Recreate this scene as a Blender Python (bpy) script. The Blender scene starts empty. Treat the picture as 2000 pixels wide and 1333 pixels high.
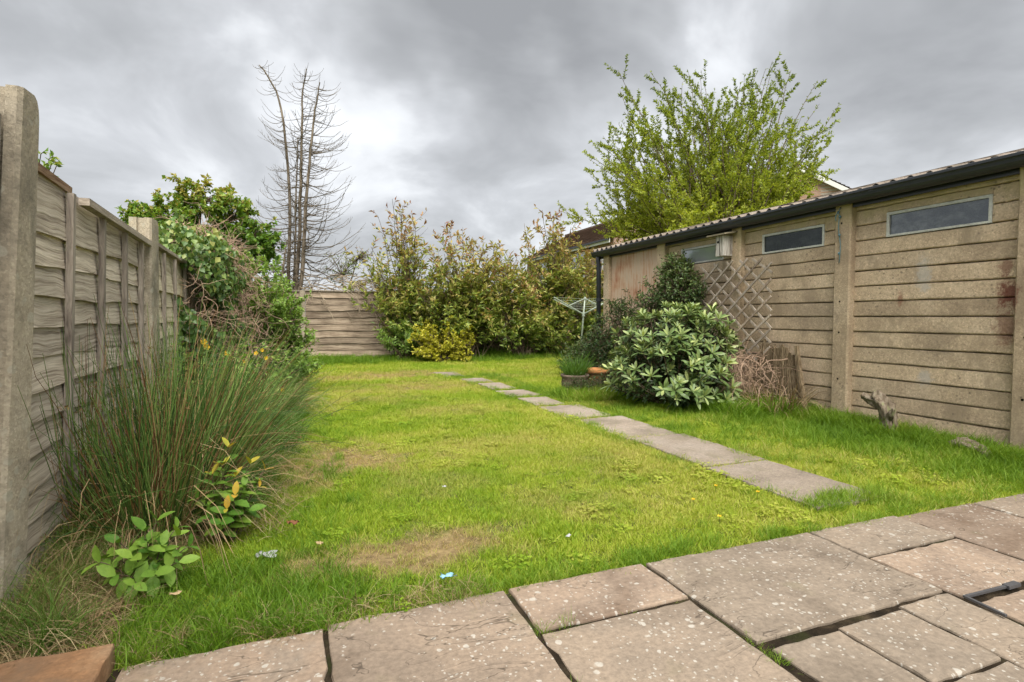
import bpy, math
import numpy as np
from math import radians, sin, cos, tan, atan, pi, sqrt

# ------------------------------------------------------------------ camera, sky, sun, exposure
scn = bpy.context.scene
COL = scn.collection
FPX, YAW, PITCH, H = 1065.0, radians(21.05), atan(46 / 1065.0), 1.0
cam = bpy.data.cameras.new('camera')
cam_o = bpy.data.objects.new('camera', cam)
COL.objects.link(cam_o)
cam_o.location = (0, 0, H)
cam_o.rotation_euler = (pi / 2 - PITCH, 0, -YAW)
cam.sensor_width = 36.0
cam.lens = 36.0 * FPX / 2000.0
cam.clip_start = 0.05
cam.clip_end = 3000
scn.camera = cam_o
scn.render.engine = 'CYCLES'
scn.cycles.use_denoising = True
scn.cycles.max_bounces = 5
scn.cycles.diffuse_bounces = 3
scn.cycles.glossy_bounces = 2
scn.cycles.transmission_bounces = 3
scn.cycles.use_adaptive_sampling = True
scn.cycles.adaptive_threshold = 0.02
scn.cycles.transparent_max_bounces = 8
scn.cycles.caustics_reflective = False
scn.cycles.caustics_refractive = False
scn.view_settings.view_transform = 'Standard'
scn.view_settings.look = 'None'
scn.view_settings.gamma = 1.0
scn.view_settings.use_curve_mapping = False
scn.view_settings.exposure = 2.2

SUN_EL, SUN_AZ = 56.0, 186.0          # degrees, azimuth clockwise from +Y: high, behind the viewer
sun = bpy.data.lights.new('sun', 'SUN')
sun.energy = 1.5
sun.angle = radians(60)
sun.color = (1.0, 0.95, 0.87)
sun_o = bpy.data.objects.new('sun', sun)
COL.objects.link(sun_o)
sdir = np.array([sin(radians(SUN_AZ)) * cos(radians(SUN_EL)), cos(radians(SUN_AZ)) * cos(radians(SUN_EL)), sin(radians(SUN_EL))])
from mathutils import Vector, Matrix, Euler
sun_o.rotation_euler = Vector(sdir).to_track_quat('Z', 'Y').to_euler()
sun_o.location = (0, 0, 30)

# pixel -> world (2000 x 1333 photograph)
FW = np.array([sin(YAW) * cos(PITCH), cos(YAW) * cos(PITCH), -sin(PITCH)])
RT = np.array([cos(YAW), -sin(YAW), 0.0])
UPV = np.cross(RT, FW)
CP = np.array([0, 0, H])
def ray(u, v): return FW + RT * (u - 1000) / FPX - UPV * (v - 666.5) / FPX
def gnd(u, v, z=0.0):
    d = ray(u, v); return CP + d * ((z - H) / d[2])
def onx(u, v, x):
    d = ray(u, v); return CP + d * (x / d[0])
def ony(u, v, y):
    d = ray(u, v); return CP + d * (y / d[1])
def unit(v):
    v = np.asarray(v, float)
    return v / np.maximum(np.linalg.norm(v, axis=-1, keepdims=True), 1e-9)

# ------------------------------------------------------------------ node helpers
class NT:
    def __init__(s, tree):
        s.t = tree
    def n(s, typ, ins=None, **props):
        nd = s.t.nodes.new(typ)
        for k, v in props.items(): setattr(nd, k, v)
        if ins:
            for k, v in ins.items():
                sk = nd.inputs[k]
                if isinstance(v, bpy.types.NodeSocket): s.t.links.new(v, sk)
                else: sk.default_value = v
        return nd
    def link(s, a, b): s.t.links.new(a, b)
    def math(s, op, a, b=None, c=None, clamp=False):
        nd = s.t.nodes.new('ShaderNodeMath'); nd.operation = op; nd.use_clamp = clamp
        for i, v in enumerate((a, b, c)):
            if v is None: continue
            if isinstance(v, bpy.types.NodeSocket): s.t.links.new(v, nd.inputs[i])
            else: nd.inputs[i].default_value = v
        return nd.outputs[0]
    def vmath(s, op, a, b=None, scale=None):
        nd = s.t.nodes.new('ShaderNodeVectorMath'); nd.operation = op
        for i, v in enumerate((a, b)):
            if v is None: continue
            if isinstance(v, bpy.types.NodeSocket): s.t.links.new(v, nd.inputs[i])
            else: nd.inputs[i].default_value = v
        if scale is not None: 
            if isinstance(scale, bpy.types.NodeSocket): s.t.links.new(scale, nd.inputs['Scale'])
            else: nd.inputs['Scale'].default_value = scale
        return nd.outputs['Value'] if op in ('DOT_PRODUCT', 'LENGTH', 'DISTANCE') else nd.outputs[0]
    def noise(s, vec, scale, detail=4.0, rough=0.55, dist=0.0):
        nd = s.n('ShaderNodeTexNoise', {'Vector': vec, 'Scale': scale, 'Detail': detail, 'Roughness': rough, 'Distortion': dist})
        return nd.outputs['Fac']
    def ramp(s, fac, stops, interp='LINEAR'):
        nd = s.t.nodes.new('ShaderNodeValToRGB'); cr = nd.color_ramp; cr.interpolation = interp
        while len(cr.elements) > 1: cr.elements.remove(cr.elements[-1])
        for i, (p, c) in enumerate(stops):
            e = cr.elements[0] if i == 0 else cr.elements.new(p)
            e.position = p
            if isinstance(c, (int, float)): c = (c, c, c)
            e.color = (*c, 1.0)
        s.t.links.new(fac, nd.inputs[0])
        return nd.outputs[0]
    def step(s, fac, a, b):
        nd = s.n('ShaderNodeMapRange', {'Value': fac, 'From Min': a, 'From Max': b, 'To Min': 0.0, 'To Max': 1.0}, interpolation_type='SMOOTHSTEP')
        return nd.outputs[0]
    def mix(s, fac, a, b, blend='MIX'):
        nd = s.t.nodes.new('ShaderNodeMix'); nd.data_type = 'RGBA'; nd.blend_type = blend
        for sk, v in ((nd.inputs[0], fac), (nd.inputs[6], a), (nd.inputs[7], b)):
            if isinstance(v, bpy.types.NodeSocket): s.t.links.new(v, sk)
            else: sk.default_value = v if not isinstance(v, tuple) or len(v) == 4 else (*v, 1.0)
        return nd.outputs[2]
    def pos(s):
        return s.n('ShaderNodeNewGeometry').outputs['Position']
    def rnd(s):
        return s.n('ShaderNodeObjectInfo').outputs['Random']
    def scaled(s, vec, sc, off=None):
        m = s.vmath('MULTIPLY', vec, sc)
        return s.vmath('ADD', m, off) if off is not None else m
    def rvec(s, k=60.0):
        r = s.math('MULTIPLY', s.rnd(), k)
        return s.n('ShaderNodeCombineXYZ', {'X': r, 'Y': s.math('MULTIPLY', r, 1.7), 'Z': s.math('MULTIPLY', r, 0.63)}).outputs[0]

def new_mat(name):
    m = bpy.data.materials.new(name); m.use_nodes = True
    t = m.node_tree; t.nodes.clear()
    return m, NT(t)
def finish(nt, color, rough=0.85, bump=None, bump_d=0.01, spec=0.3, transl=0.0, tcol=None, metallic=0.0):
    p = nt.n('ShaderNodeBsdfPrincipled', {'Roughness': rough, 'Specular IOR Level': spec, 'Metallic': metallic})
    if isinstance(color, bpy.types.NodeSocket): nt.link(color, p.inputs['Base Color'])
    else: p.inputs['Base Color'].default_value = (*color, 1)
    if bump is not None:
        b = nt.n('ShaderNodeBump', {'Height': bump, 'Distance': bump_d, 'Strength': 1.0})
        nt.link(b.outputs[0], p.inputs['Normal'])
    out = p.outputs[0]
    if transl > 0:
        tr = nt.n('ShaderNodeBsdfTranslucent')
        tc = tcol if tcol is not None else color
        if isinstance(tc, bpy.types.NodeSocket): nt.link(tc, tr.inputs[0])
        else: tr.inputs[0].default_value = (*tc, 1)
        mx = nt.n('ShaderNodeMixShader', {0: transl})
        nt.link(out, mx.inputs[1]); nt.link(tr.outputs[0], mx.inputs[2]); out = mx.outputs[0]
    o = nt.n('ShaderNodeOutputMaterial'); nt.link(out, o.inputs['Surface'])

# ------------------------------------------------------------------ world: overcast cloud deck over a Nishita sky
w = bpy.data.worlds.new('World'); scn.world = w; w.use_nodes = True
w.cycles.sampling_method = 'MANUAL'; w.cycles.sample_map_resolution = 64
w.node_tree.nodes.clear()
nt = NT(w.node_tree)
dirv = nt.n('ShaderNodeTexCoord').outputs['Generated']
sep = nt.n('ShaderNodeSeparateXYZ', {0: dirv})
zc = nt.math('ADD', nt.math('MAXIMUM', sep.outputs[2], 0.0), 0.34)
plane = nt.n('ShaderNodeCombineXYZ', {'X': nt.math('DIVIDE', sep.outputs[0], zc), 'Y': nt.math('DIVIDE', sep.outputs[1], zc), 'Z': 0.0}).outputs[0]
warp = nt.n('ShaderNodeTexNoise', {'Vector': plane, 'Scale': 1.3, 'Detail': 1.0}).outputs['Color']
wv = nt.vmath('SCALE', nt.vmath('SUBTRACT', warp, (0.5, 0.5, 0.5)), scale=0.55)
pl = nt.vmath('ADD', plane, wv)
n1 = nt.noise(nt.vmath('ADD', pl, (3.1, 7.7, 0.0)), 1.0, 5.0, 0.54)
n2 = nt.noise(nt.vmath('ADD', pl, (9.4, 1.2, 4.0)), 2.8, 5.0, 0.58)
val = nt.math('ADD', nt.math('MULTIPLY', nt.math('SUBTRACT', n1, 0.5), 1.05), nt.math('MULTIPLY', nt.math('SUBTRACT', n2, 0.5), 0.62))
# broad masses of the cloud deck: (pixel u, v, angular radius deg, darker/brighter)
dn = nt.vmath('ADD', dirv, nt.vmath('SCALE', nt.vmath('SUBTRACT', nt.n('ShaderNodeTexNoise', {'Vector': dirv, 'Scale': 4.5, 'Detail': 3.0, 'Roughness': 0.6}).outputs['Color'], (0.5, 0.5, 0.5)), scale=0.34))
for (u, v, r, amp) in [(1010, 60, 13, -0.27), (1190, 110, 6, -0.14), (860, 30, 8, -0.10), (640, 185, 7, 0.09), (790, 190, 9, 0.11), (1010, 195, 6, 0.09), (940, 235, 6, -0.10),
                       (1370, 50, 9, 0.10), (1800, 130, 14, -0.07), (150, 90, 15, -0.10), (690, 228, 3.5, -0.13), (470, 120, 7, 0.05)]:
    d = unit(ray(u, v))
    dt = nt.vmath('DISTANCE', dn, tuple(d))
    m_ = nt.n('ShaderNodeMapRange', {'Value': dt, 'From Min': 0.15 * radians(r), 'From Max': 1.35 * radians(r), 'To Min': amp, 'To Max': 0.0}, interpolation_type='SMOOTHSTEP').outputs[0]
    val = nt.math('ADD', val, m_)
cloud = nt.ramp(nt.math('ADD', val, 0.5), [(0.10, (0.082, 0.084, 0.087)), (0.36, (0.118, 0.121, 0.125)), (0.5, (0.150, 0.154, 0.160)), (0.62, (0.200, 0.205, 0.212)), (0.82, (0.255, 0.261, 0.268))])
sky = nt.n('ShaderNodeTexSky', sky_type='NISHITA', sun_disc=False, sun_elevation=radians(SUN_EL), sun_rotation=radians(SUN_AZ), air_density=1.0, dust_density=2.0)
bg1 = nt.n('ShaderNodeBackground', {'Color': sky.outputs[0], 'Strength': 0.05})
bg2 = nt.n('ShaderNodeBackground', {'Color': cloud, 'Strength': 1.0})
mx = nt.n('ShaderNodeMixShader', {0: 0.96})
nt.link(bg1.outputs[0], mx.inputs[1]); nt.link(bg2.outputs[0], mx.inputs[2])
wo = nt.n('ShaderNodeOutputWorld'); nt.link(mx.outputs[0], wo.inputs['Surface'])

# ------------------------------------------------------------------ mesh helpers
def link(o, parent=None):
    COL.objects.link(o)
    if parent is not None:
        o.parent = parent
        q, off = parent, Vector((0, 0, 0))
        while q is not None: off += Vector(q.location); q = q.parent
        o.location = Vector(o.location) - off
    return o
def props(o, label=None, cat=None, group=None, kind=None):
    if label: o['label'] = label
    if cat: o['category'] = cat
    if group: o['group'] = group
    if kind: o['kind'] = kind
    return o
def thing(name, label, cat, loc, group=None):
    o = bpy.data.objects.new(name, None); o.empty_display_size = 0.1
    COL.objects.link(o); o.location = tuple(float(x) for x in loc)
    return props(o, label, cat, group)
def fmesh(name, V, F, mat, var=None, smooth=False):
    """fast mesh of equal-sided faces"""
    V = np.asarray(V, np.float32); F = np.asarray(F, np.int32)
    me = bpy.data.meshes.new(name)
    k = F.shape[1]
    me.vertices.add(len(V)); me.vertices.foreach_set('co', V.ravel())
    me.loops.add(F.size); me.loops.foreach_set('vertex_index', F.ravel())
    me.polygons.add(len(F))
    me.polygons.foreach_set('loop_start', np.arange(len(F), dtype=np.int32) * k)
    me.polygons.foreach_set('loop_total', np.full(len(F), k, np.int32))
    if smooth: me.polygons.foreach_set('use_smooth', np.ones(len(F), bool))
    if var is not None:
        a = me.attributes.new('var', 'FLOAT', 'FACE'); a.data.foreach_set('value', np.asarray(var, np.float32))
    me.materials.append(mat); me.update(calc_edges=True)
    return me
def fobj(name, V, F, mat, parent=None, var=None, smooth=False, kind=None):
    o = bpy.data.objects.new(name, fmesh(name, V, F, mat, var, smooth))
    link(o, parent)
    if kind: o['kind'] = kind
    return o
class MB:
    def __init__(s): s.v = []; s.f = []
    def add(s, vs, fs):
        b = len(s.v); s.v += [tuple(float(c) for c in p) for p in vs]; s.f += [tuple(i + b for i in f) for f in fs]; return s
    def box(s, a, b, M=None):
        (x0, y0, z0), (x1, y1, z1) = a, b
        vs = [(x0, y0, z0), (x1, y0, z0), (x1, y1, z0), (x0, y1, z0), (x0, y0, z1), (x1, y0, z1), (x1, y1, z1), (x0, y1, z1)]
        if M is not None: vs = [tuple(M @ Vector(p)) for p in vs]
        return s.add(vs, [(0, 3, 2, 1), (4, 5, 6, 7), (0, 1, 5, 4), (1, 2, 6, 5), (2, 3, 7, 6), (3, 0, 4, 7)])
    def cbox(s, a, b, c=0.006):
        """box with chamfered vertical/top edges: rings"""
        (x0, y0, z0), (x1, y1, z1) = a, b
        def ring(i, z): return [(x0 + i, y0 + i, z), (x1 - i, y0 + i, z), (x1 - i, y1 - i, z), (x0 + i, y1 - i, z)]
        vs = ring(0, z0) + ring(0, z1 - c) + ring(c, z1)
        fs = [(3, 2, 1, 0), (8, 9, 10, 11)]
        for k in (0, 4):
            for i in range(4): fs.append((k + i, k + (i + 1) % 4, k + 4 + (i + 1) % 4, k + 4 + i))
        return s.add(vs, fs)
    def beam(s, p, q, wx, wy, up=(0, 0, 1)):
        p = np.array(p, float); q = np.array(q, float); d = unit(q - p); up = np.array(up, float)
        if abs(d @ up) > 0.95: up = np.array([1.0, 0, 0])
        a = unit(np.cross(d, up)); b = np.cross(a, d)
        vs = []
        for e in (p, q):
            for sx, sy in ((-1, -1), (1, -1), (1, 1), (-1, 1)): vs.append(e + a * sx * wx / 2 + b * sy * wy / 2)
        return s.add(vs, [(3, 2, 1, 0), (4, 5, 6, 7), (0, 1, 5, 4), (1, 2, 6, 5), (2, 3, 7, 6), (3, 0, 4, 7)])
    def tube(s, pts, r, n=8, cap=True):
        pts = np.asarray(pts, float); k = len(pts); r = np.broadcast_to(np.asarray(r, float), (k,))
        V, F = tubes(pts[None], r[None], n)
        s.add(V, [tuple(f) for f in F])
        if cap:
            b = len(s.v) - k * n
            s.f.append(tuple(b + i for i in range(n))[::-1]); s.f.append(tuple(b + (k - 1) * n + i for i in range(n)))
        return s
    def lathe(s, c, prof, n=24):
        c = np.array(c, float); vs = []
        for (r, z) in prof:
            for i in range(n): vs.append(c + (r * cos(2 * pi * i / n), r * sin(2 * pi * i / n), z))
        fs = []
        for k in range(len(prof) - 1):
            for i in range(n): fs.append((k * n + i, k * n + (i + 1) % n, (k + 1) * n + (i + 1) % n, (k + 1) * n + i))
        fs.append(tuple(range(n))[::-1]); fs.append(tuple((len(prof) - 1) * n + i for i in range(n)))
        return s.add(vs, fs)
    def mesh(s, name, mat, smooth=False):
        me = bpy.data.meshes.new(name); me.from_pydata(s.v, [], s.f)
        if smooth: me.polygons.foreach_set('use_smooth', np.ones(len(s.f), bool))
        me.materials.append(mat); me.update(); return me
    def build(s, name, mat, parent=None, smooth=False, kind=None):
        o = bpy.data.objects.new(name, s.mesh(name, mat, smooth)); link(o, parent)
        if kind: o['kind'] = kind
        return o
def tubes(P, R, n=4):
    """P (m,k,3) polylines, R (m,k) radii -> verts, quads"""
    P = np.asarray(P, float); R = np.asarray(R, float); m, k, _ = P.shape
    T = np.empty_like(P); T[:, 1:-1] = P[:, 2:] - P[:, :-2]; T[:, 0] = P[:, 1] - P[:, 0]; T[:, -1] = P[:, -1] - P[:, -2]
    T = unit(T)
    main = unit(P[:, -1] - P[:, 0])
    ref = np.where(np.abs(main[:, 2:3]) > 0.8, np.array([[1.0, 0.13, 0]]), np.array([[0.05, 0.1, 1.0]]))
    A = unit(np.cross(T, ref[:, None, :])); B = np.cross(T, A)
    ang = np.arange(n) * 2 * pi / n
    V = P[:, :, None, :] + R[:, :, None, None] * (A[:, :, None, :] * np.cos(ang)[None, None, :, None] + B[:, :, None, :] * np.sin(ang)[None, None, :, None])
    V = V.reshape(-1, 3)
    i = np.arange(n); j = (i + 1) % n
    q = np.stack([i, j, j + n, i + n], 1)
    F = (q[None, None] + (np.arange(m) * k * n)[:, None, None, None] + (np.arange(k - 1) * n)[None, :, None, None]).reshape(-1, 4)
    return V, F
def cat(parts):
    Vs, Fs, b = [], [], 0
    for V, F in parts:
        Vs.append(V); Fs.append(F + b); b += len(V)
    return np.concatenate(Vs), np.concatenate(Fs)
def shoots(P0, D0, L, k, rng, bend=(0, 0, 0), wob=0.08, bend_grow=False):
    P0 = np.asarray(P0, float); d = unit(D0); m = len(P0); L = np.broadcast_to(np.asarray(L, float), (m,))
    P = np.empty((m, k, 3)); D = np.empty((m, k, 3)); P[:, 0] = P0; D[:, 0] = d
    bend = np.asarray(bend, float)
    for i in range(1, k):
        g = (i / (k - 1)) * 2 if bend_grow else 1.0
        d = unit(d + bend * g / (k - 1) + rng.normal(0, wob, (m, 3)))
        P[:, i] = P[:, i - 1] + d * (L / (k - 1))[:, None]; D[:, i] = d
    return P, D
def along(P, D, idx, t):
    k = P.shape[1]; x = np.clip(t, 0, 0.9999) * (k - 1); i = x.astype(int); f = (x - i)[:, None]
    return P[idx, i] * (1 - f) + P[idx, i + 1] * f, unit(D[idx, i] * (1 - f) + D[idx, i + 1] * f)
def leaf_geo(P, D, N, L, W, style='diamond', droop=0.15, fold=0.18):
    """style diamond: 2 tris; oval: 4 quads; long: narrow with 3 sections"""
    P = np.asarray(P, float); D = unit(D); N = np.asarray(N, float)
    S = unit(np.cross(D, N)); N = np.cross(S, D); m = len(P)
    L = np.broadcast_to(np.asarray(L, float), (m,))[:, None]; W = np.broadcast_to(np.asarray(W, float), (m,))[:, None]
    if style == 'diamond':
        mid = P + D * L * 0.48
        V = np.stack([P, mid - S * W / 2 + N * W * fold, P + D * L - N * L * droop, mid + S * W / 2 + N * W * fold], 1)
        F = np.array([[0, 3, 2], [0, 2, 1]])
    else:
        prof = {'oval': [(0.0, 0.12), (0.25, 0.85), (0.55, 1.0), (0.82, 0.62)], 'long': [(0.0, 0.14), (0.3, 0.75), (0.62, 1.0), (0.87, 0.6)]}[style]
        cols = []
        for t, wf in prof:
            c = P + D * L * t - N * L * droop * t * t
            cols += [c - S * W / 2 * wf + N * W * fold * wf, c, c + S * W / 2 * wf + N * W * fold * wf]
        cols.append(P + D * L - N * L * droop)
        V = np.stack(cols, 1); F = []
        for r in range(3):
            a = r * 3
            F += [[a, a + 1, a + 4], [a, a + 4, a + 3], [a + 1, a + 2, a + 5], [a + 1, a + 5, a + 4]]
        F += [[9, 10, 12], [10, 11, 12]]
        F = np.array(F)
    nv = V.shape[1]
    FF = (F[None] + (np.arange(m) * nv)[:, None, None]).reshape(-1, 3)
    return V.reshape(-1, 3), FF, len(F)
def leaves(name, P, D, N, L, W, mat, parent, var, style='diamond', droop=0.15, fold=0.18, kind=None):
    V, F, k = leaf_geo(P, D, N, L, W, style, droop, fold)
    return fobj(name, V, F, mat, parent, np.repeat(var, k), kind=kind, smooth=(style != 'diamond'))
def rand_unit(rng, n):
    return unit(rng.normal(0, 1, (n, 3)))

# value noise for terrain
def hash2(ix, iy, seed):
    h = np.sin(ix * 127.1 + iy * 311.7 + seed * 74.7) * 43758.5453
    return h - np.floor(h)
def vnoise(x, y, s, seed=0):
    x = np.asarray(x, float) / s; y = np.asarray(y, float) / s
    ix, iy = np.floor(x), np.floor(y); fx, fy = x - ix, y - iy
    fx = fx * fx * (3 - 2 * fx); fy = fy * fy * (3 - 2 * fy)
    a, b, c, d = hash2(ix, iy, seed), hash2(ix + 1, iy, seed), hash2(ix, iy + 1, seed), hash2(ix + 1, iy + 1, seed)
    return (a * (1 - fx) + b * fx) * (1 - fy) + (c * (1 - fx) + d * fx) * fy
def sstep(x, a, b):
    t = np.clip((np.asarray(x, float) - a) / (b - a), 0, 1); return t * t * (3 - 2 * t)
PATIO_Y = 1.80
WALLX = 4.8
BACKY = 13.0
def fence_x(y): return -0.728 - 0.048 * y
def fence_base(y): return fence_x(y) - np.interp(y, [0.3, 2.32, 4.4, 7], [0.09, 0.13, 0.07, 0.04])
def gz(x, y):
    x = np.asarray(x, float); y = np.asarray(y, float)
    z = (vnoise(x, y, 0.9, 1) - 0.5) * 0.03 + (vnoise(x, y, 0.3, 2) - 0.5) * 0.014
    z = z + 0.05 * sstep(x, 3.4, 4.8) * sstep(y, 2.6, 4.2) * (1 - sstep(y, 8, 9)) + 0.06 * sstep(-x, 0.25, 0.8) * sstep(y, 2.2, 3.0) + 0.06 * sstep(y, 11.2, 13)
    pathm = sstep(x, 2.25, 2.45) * (1 - sstep(x, 3.0, 3.2)) * (1 - sstep(y, 9.6, 10))
    z = z * (1 - pathm) - 0.006 * pathm
    far = np.maximum(sstep(np.abs(x - 3), 9, 14), sstep(y, 16, 20))
    z = z * (1 - far)
    z = np.where(y < 1.9, z * sstep(y, 1.75, 1.9), z) - 0.06 * (1 - sstep(y, 1.72, 1.80))
    return z

# ------------------------------------------------------------------ materials
def m_flat(name, c, rough=0.6, spec=0.3, metallic=0.0, var=0.0, bump=0.0):
    m, t = new_mat(name); p = t.pos()
    n = t.noise(p, 60.0, 5.0)
    n3 = t.noise(p, 7.0, 4.0)
    f = t.math('ADD', t.math('MULTIPLY', n, 0.5), t.math('MULTIPLY', n3, 0.5))
    c2 = tuple(x * (1 - var) for x in c); c3 = tuple(min(1, x * (1 + var)) for x in c)
    finish(t, t.ramp(f, [(0.3, c2), (0.7, c3)]), rough, bump=n if bump else None, bump_d=bump, spec=spec, metallic=metallic)
    return m
def m_leaf(name, stops, rough=0.5, transl=0.3, spec=0.35, tint=(1.25, 1.2, 0.55)):
    m, t = new_mat(name)
    a = t.n('ShaderNodeAttribute', attribute_name='var', attribute_type='GEOMETRY').outputs['Fac']
    c = t.ramp(a, stops)
    tc = t.mix(1.0, c, (*tint, 1.0), 'MULTIPLY')
    finish(t, c, rough, spec=spec, transl=transl, tcol=tc)
    return m
def m_wood(name, dark, mid, light, axis='Y', grain=34.0, rough=0.9, blotch=0.5, bump=0.004, knots=False):
    m, t = new_mat(name); p = t.pos()
    rv = t.rvec()
    q = t.vmath('ADD', p, rv)
    sc = {'Y': (9.0, 1.1, grain), 'X': (1.1, 9.0, grain), 'Z': (grain, grain, 1.4)}[axis]
    wv = t.n('ShaderNodeTexNoise', {'Vector': t.scaled(q, (2.2, 2.2, 3.2)), 'Scale': 1.6, 'Detail': 2.0}).outputs['Color']
    q2 = t.vmath('ADD', q, t.vmath('SCALE', t.vmath('SUBTRACT', wv, (0.5, 0.5, 0.5)), scale=0.055))
    g = t.noise(t.scaled(q2, sc), 1.6, 6.0, 0.62)
    b = t.noise(q, 3.1, 4.0)
    fine = t.noise(t.scaled(q2, tuple(x * 3.0 for x in sc)), 1.5, 3.0)
    f = t.math('ADD', t.math('MULTIPLY', g, 0.75), t.math('MULTIPLY', fine, 0.25))
    c = t.ramp(f, [(0.36, dark), (0.47, mid), (0.58, light)])
    if knots:
        kv = t.n('ShaderNodeTexVoronoi', {'Vector': t.scaled(q2, (0.6, 2.1, 5.0)), 'Scale': 1.0}, feature='F1')
        kc = t.n('ShaderNodeSeparateColor', {0: kv.outputs['Color']}).outputs[0]
        km = t.math('MULTIPLY', t.math('SUBTRACT', 1.0, t.step(kv.outputs['Distance'], 0.04, 0.16)), t.step(kc, 0.52, 0.56))
        c = t.mix(t.math('MULTIPLY', km, 0.85), c, (0.07, 0.052, 0.04, 1))
    bl = t.ramp(b, [(0.32, (0.45, 0.43, 0.42)), (0.62, (1, 1, 1))])
    c = t.mix(blotch, c, bl, 'MULTIPLY')
    r = t.math('MULTIPLY_ADD', t.rnd(), 0.4, 0.8)
    c = t.mix(1.0, c, t.n('ShaderNodeCombineXYZ', {0: r, 1: r, 2: r}).outputs[0], 'MULTIPLY')
    finish(t, c, rough, bump=f, bump_d=bump, spec=0.15)
    return m
def m_concrete(name, base, dark, light, speck=0.5, algae=None, stains=(), bump=0.004, sscale=140.0, lichen=0.0, topalgae=False):
    m, t = new_mat(name); p = t.pos()
    q = t.vmath('ADD', p, t.rvec(20.0))
    big = t.noise(q, 2.6, 6.0, 0.6)
    c = t.ramp(big, [(0.33, dark), (0.5, base), (0.68, light)])
    vo = t.n('ShaderNodeTexVoronoi', {'Vector': p, 'Scale': sscale}, feature='F1')
    sp = t.n('ShaderNodeSeparateColor', {0: vo.outputs['Color']}).outputs[0]
    agg = t.ramp(sp, [(0.0, 0.55), (0.25, 0.9), (0.7, 1.0), (0.9, 1.25), (1.0, 1.55)])
    c = t.mix(speck, c, agg, 'MULTIPLY')
    rt = t.math('MULTIPLY_ADD', t.rnd(), 0.22, 0.89)
    c = t.mix(1.0, c, t.n('ShaderNodeCombineXYZ', {0: rt, 1: rt, 2: rt}).outputs[0], 'MULTIPLY')
    fine = t.noise(p, 45.0, 6.0, 0.65)
    c = t.mix(0.55, c, t.ramp(fine, [(0.3, 0.6), (0.6, 1.1)]), 'MULTIPLY')
    if algae:
        am = t.step(t.noise(t.scaled(q, (1, 1, 0.5)), 3.4, 6.0, 0.65), 0.5, 0.68)
        c = t.mix(t.math('MULTIPLY', am, 0.8), c, (*algae, 1))
    if lichen:
        v2 = t.n('ShaderNodeTexVoronoi', {'Vector': t.vmath('ADD', p, t.vmath('SCALE', t.n('ShaderNodeTexNoise', {'Vector': p, 'Scale': 30.0}).outputs['Color'], scale=0.02)), 'Scale': 16.0, 'Randomness': 1.0}, feature='F1')
        lm = t.math('MULTIPLY', t.math('SUBTRACT', 1.0, t.step(v2.outputs['Distance'], 0.28, 0.36)), t.step(t.noise(p, 3.3, 3.0), 0.45, 0.55))
        c = t.mix(t.math('MULTIPLY', lm, lichen), c, (0.42, 0.40, 0.33, 1))
    if topalgae:
        sz = t.n('ShaderNodeSeparateXYZ', {0: p}).outputs[2]
        am2 = t.math('MULTIPLY', t.step(t.math('ADD', sz, t.math('MULTIPLY', t.math('SUBTRACT', t.noise(t.scaled(p, (1, 3, 1)), 2.5, 5.0), 0.5), 0.5)), 1.78, 2.06), 0.7)
        c = t.mix(am2, c, (0.43, 0.37, 0.18, 1))
        sp2 = t.n('ShaderNodeTexVoronoi', {'Vector': p, 'Scale': 26.0}, feature='F1')
        sc2 = t.n('ShaderNodeSeparateColor', {0: sp2.outputs['Color']}).outputs[0]
        bk = t.math('MULTIPLY', t.math('SUBTRACT', 1.0, t.step(sp2.outputs['Distance'], 0.12, 0.30)), t.math('MULTIPLY', t.step(sc2, 0.5, 0.6), t.step(t.noise(p, 1.9, 4.0), 0.50, 0.62)))
        c = t.mix(t.math('MULTIPLY', bk, 0.6), c, (0.09, 0.075, 0.06, 1))
    for (ctr, rad, col, strength) in stains:
        dv = t.vmath('DIVIDE', t.vmath('SUBTRACT', p, ctr), rad)
        dl = t.math('ADD', t.vmath('LENGTH', dv), t.math('MULTIPLY', t.math('SUBTRACT', t.noise(p, 22.0, 7.0, 0.75), 0.5), 3.0))
        sm = t.math('MULTIPLY', t.math('SUBTRACT', 1.0, t.step(dl, 0.35, 1.15)), strength)
        c = t.mix(sm, c, (*col, 1))
    hgt = t.math('ADD', t.math('MULTIPLY', fine, 0.6), t.math('MULTIPLY', sp, 0.4))
    finish(t, c, 0.92, bump=hgt, bump_d=bump, spec=0.2)
    return m
M = {}
M['post'] = m_concrete('post_concrete', (0.38, 0.33, 0.25), (0.22, 0.195, 0.155), (0.47, 0.42, 0.33), 0.4, algae=(0.15, 0.135, 0.105), lichen=0.6)
RED = (0.13, 0.03, 0.022)
M['garage'] = m_concrete('garage_concrete', (0.50, 0.39, 0.265), (0.39, 0.30, 0.205), (0.57, 0.455, 0.32), 0.5, algae=(0.30, 0.235, 0.16), bump=0.003, sscale=110.0, topalgae=True, stains=[
    (tuple(onx(1972, 575, WALLX)), (0.5, 0.10, 0.13), RED, 0.85), (tuple(onx(1968, 640, WALLX)), (0.5, 0.09, 0.16), RED, 0.55), (tuple(onx(1967, 520, WALLX)), (0.5, 0.06, 0.07), RED, 0.6),
    (tuple(onx(1759, 585, WALLX)), (0.5, 0.03, 0.07), (0.22, 0.08, 0.05), 0.6),
    (tuple(onx(1805, 535, WALLX)), (0.5, 0.07, 0.17), (0.44, 0.43, 0.40), 0.55), (tuple(onx(1808, 738, WALLX)), (0.5, 0.07, 0.08), (0.42, 0.40, 0.37), 0.6),
    (tuple(onx(1600, 620, WALLX)), (0.5, 0.35, 0.22), (0.13, 0.105, 0.085), 0.35), (tuple(onx(1830, 670, WALLX)), (0.5, 0.18, 0.16), (0.15, 0.12, 0.09), 0.4)])
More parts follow.
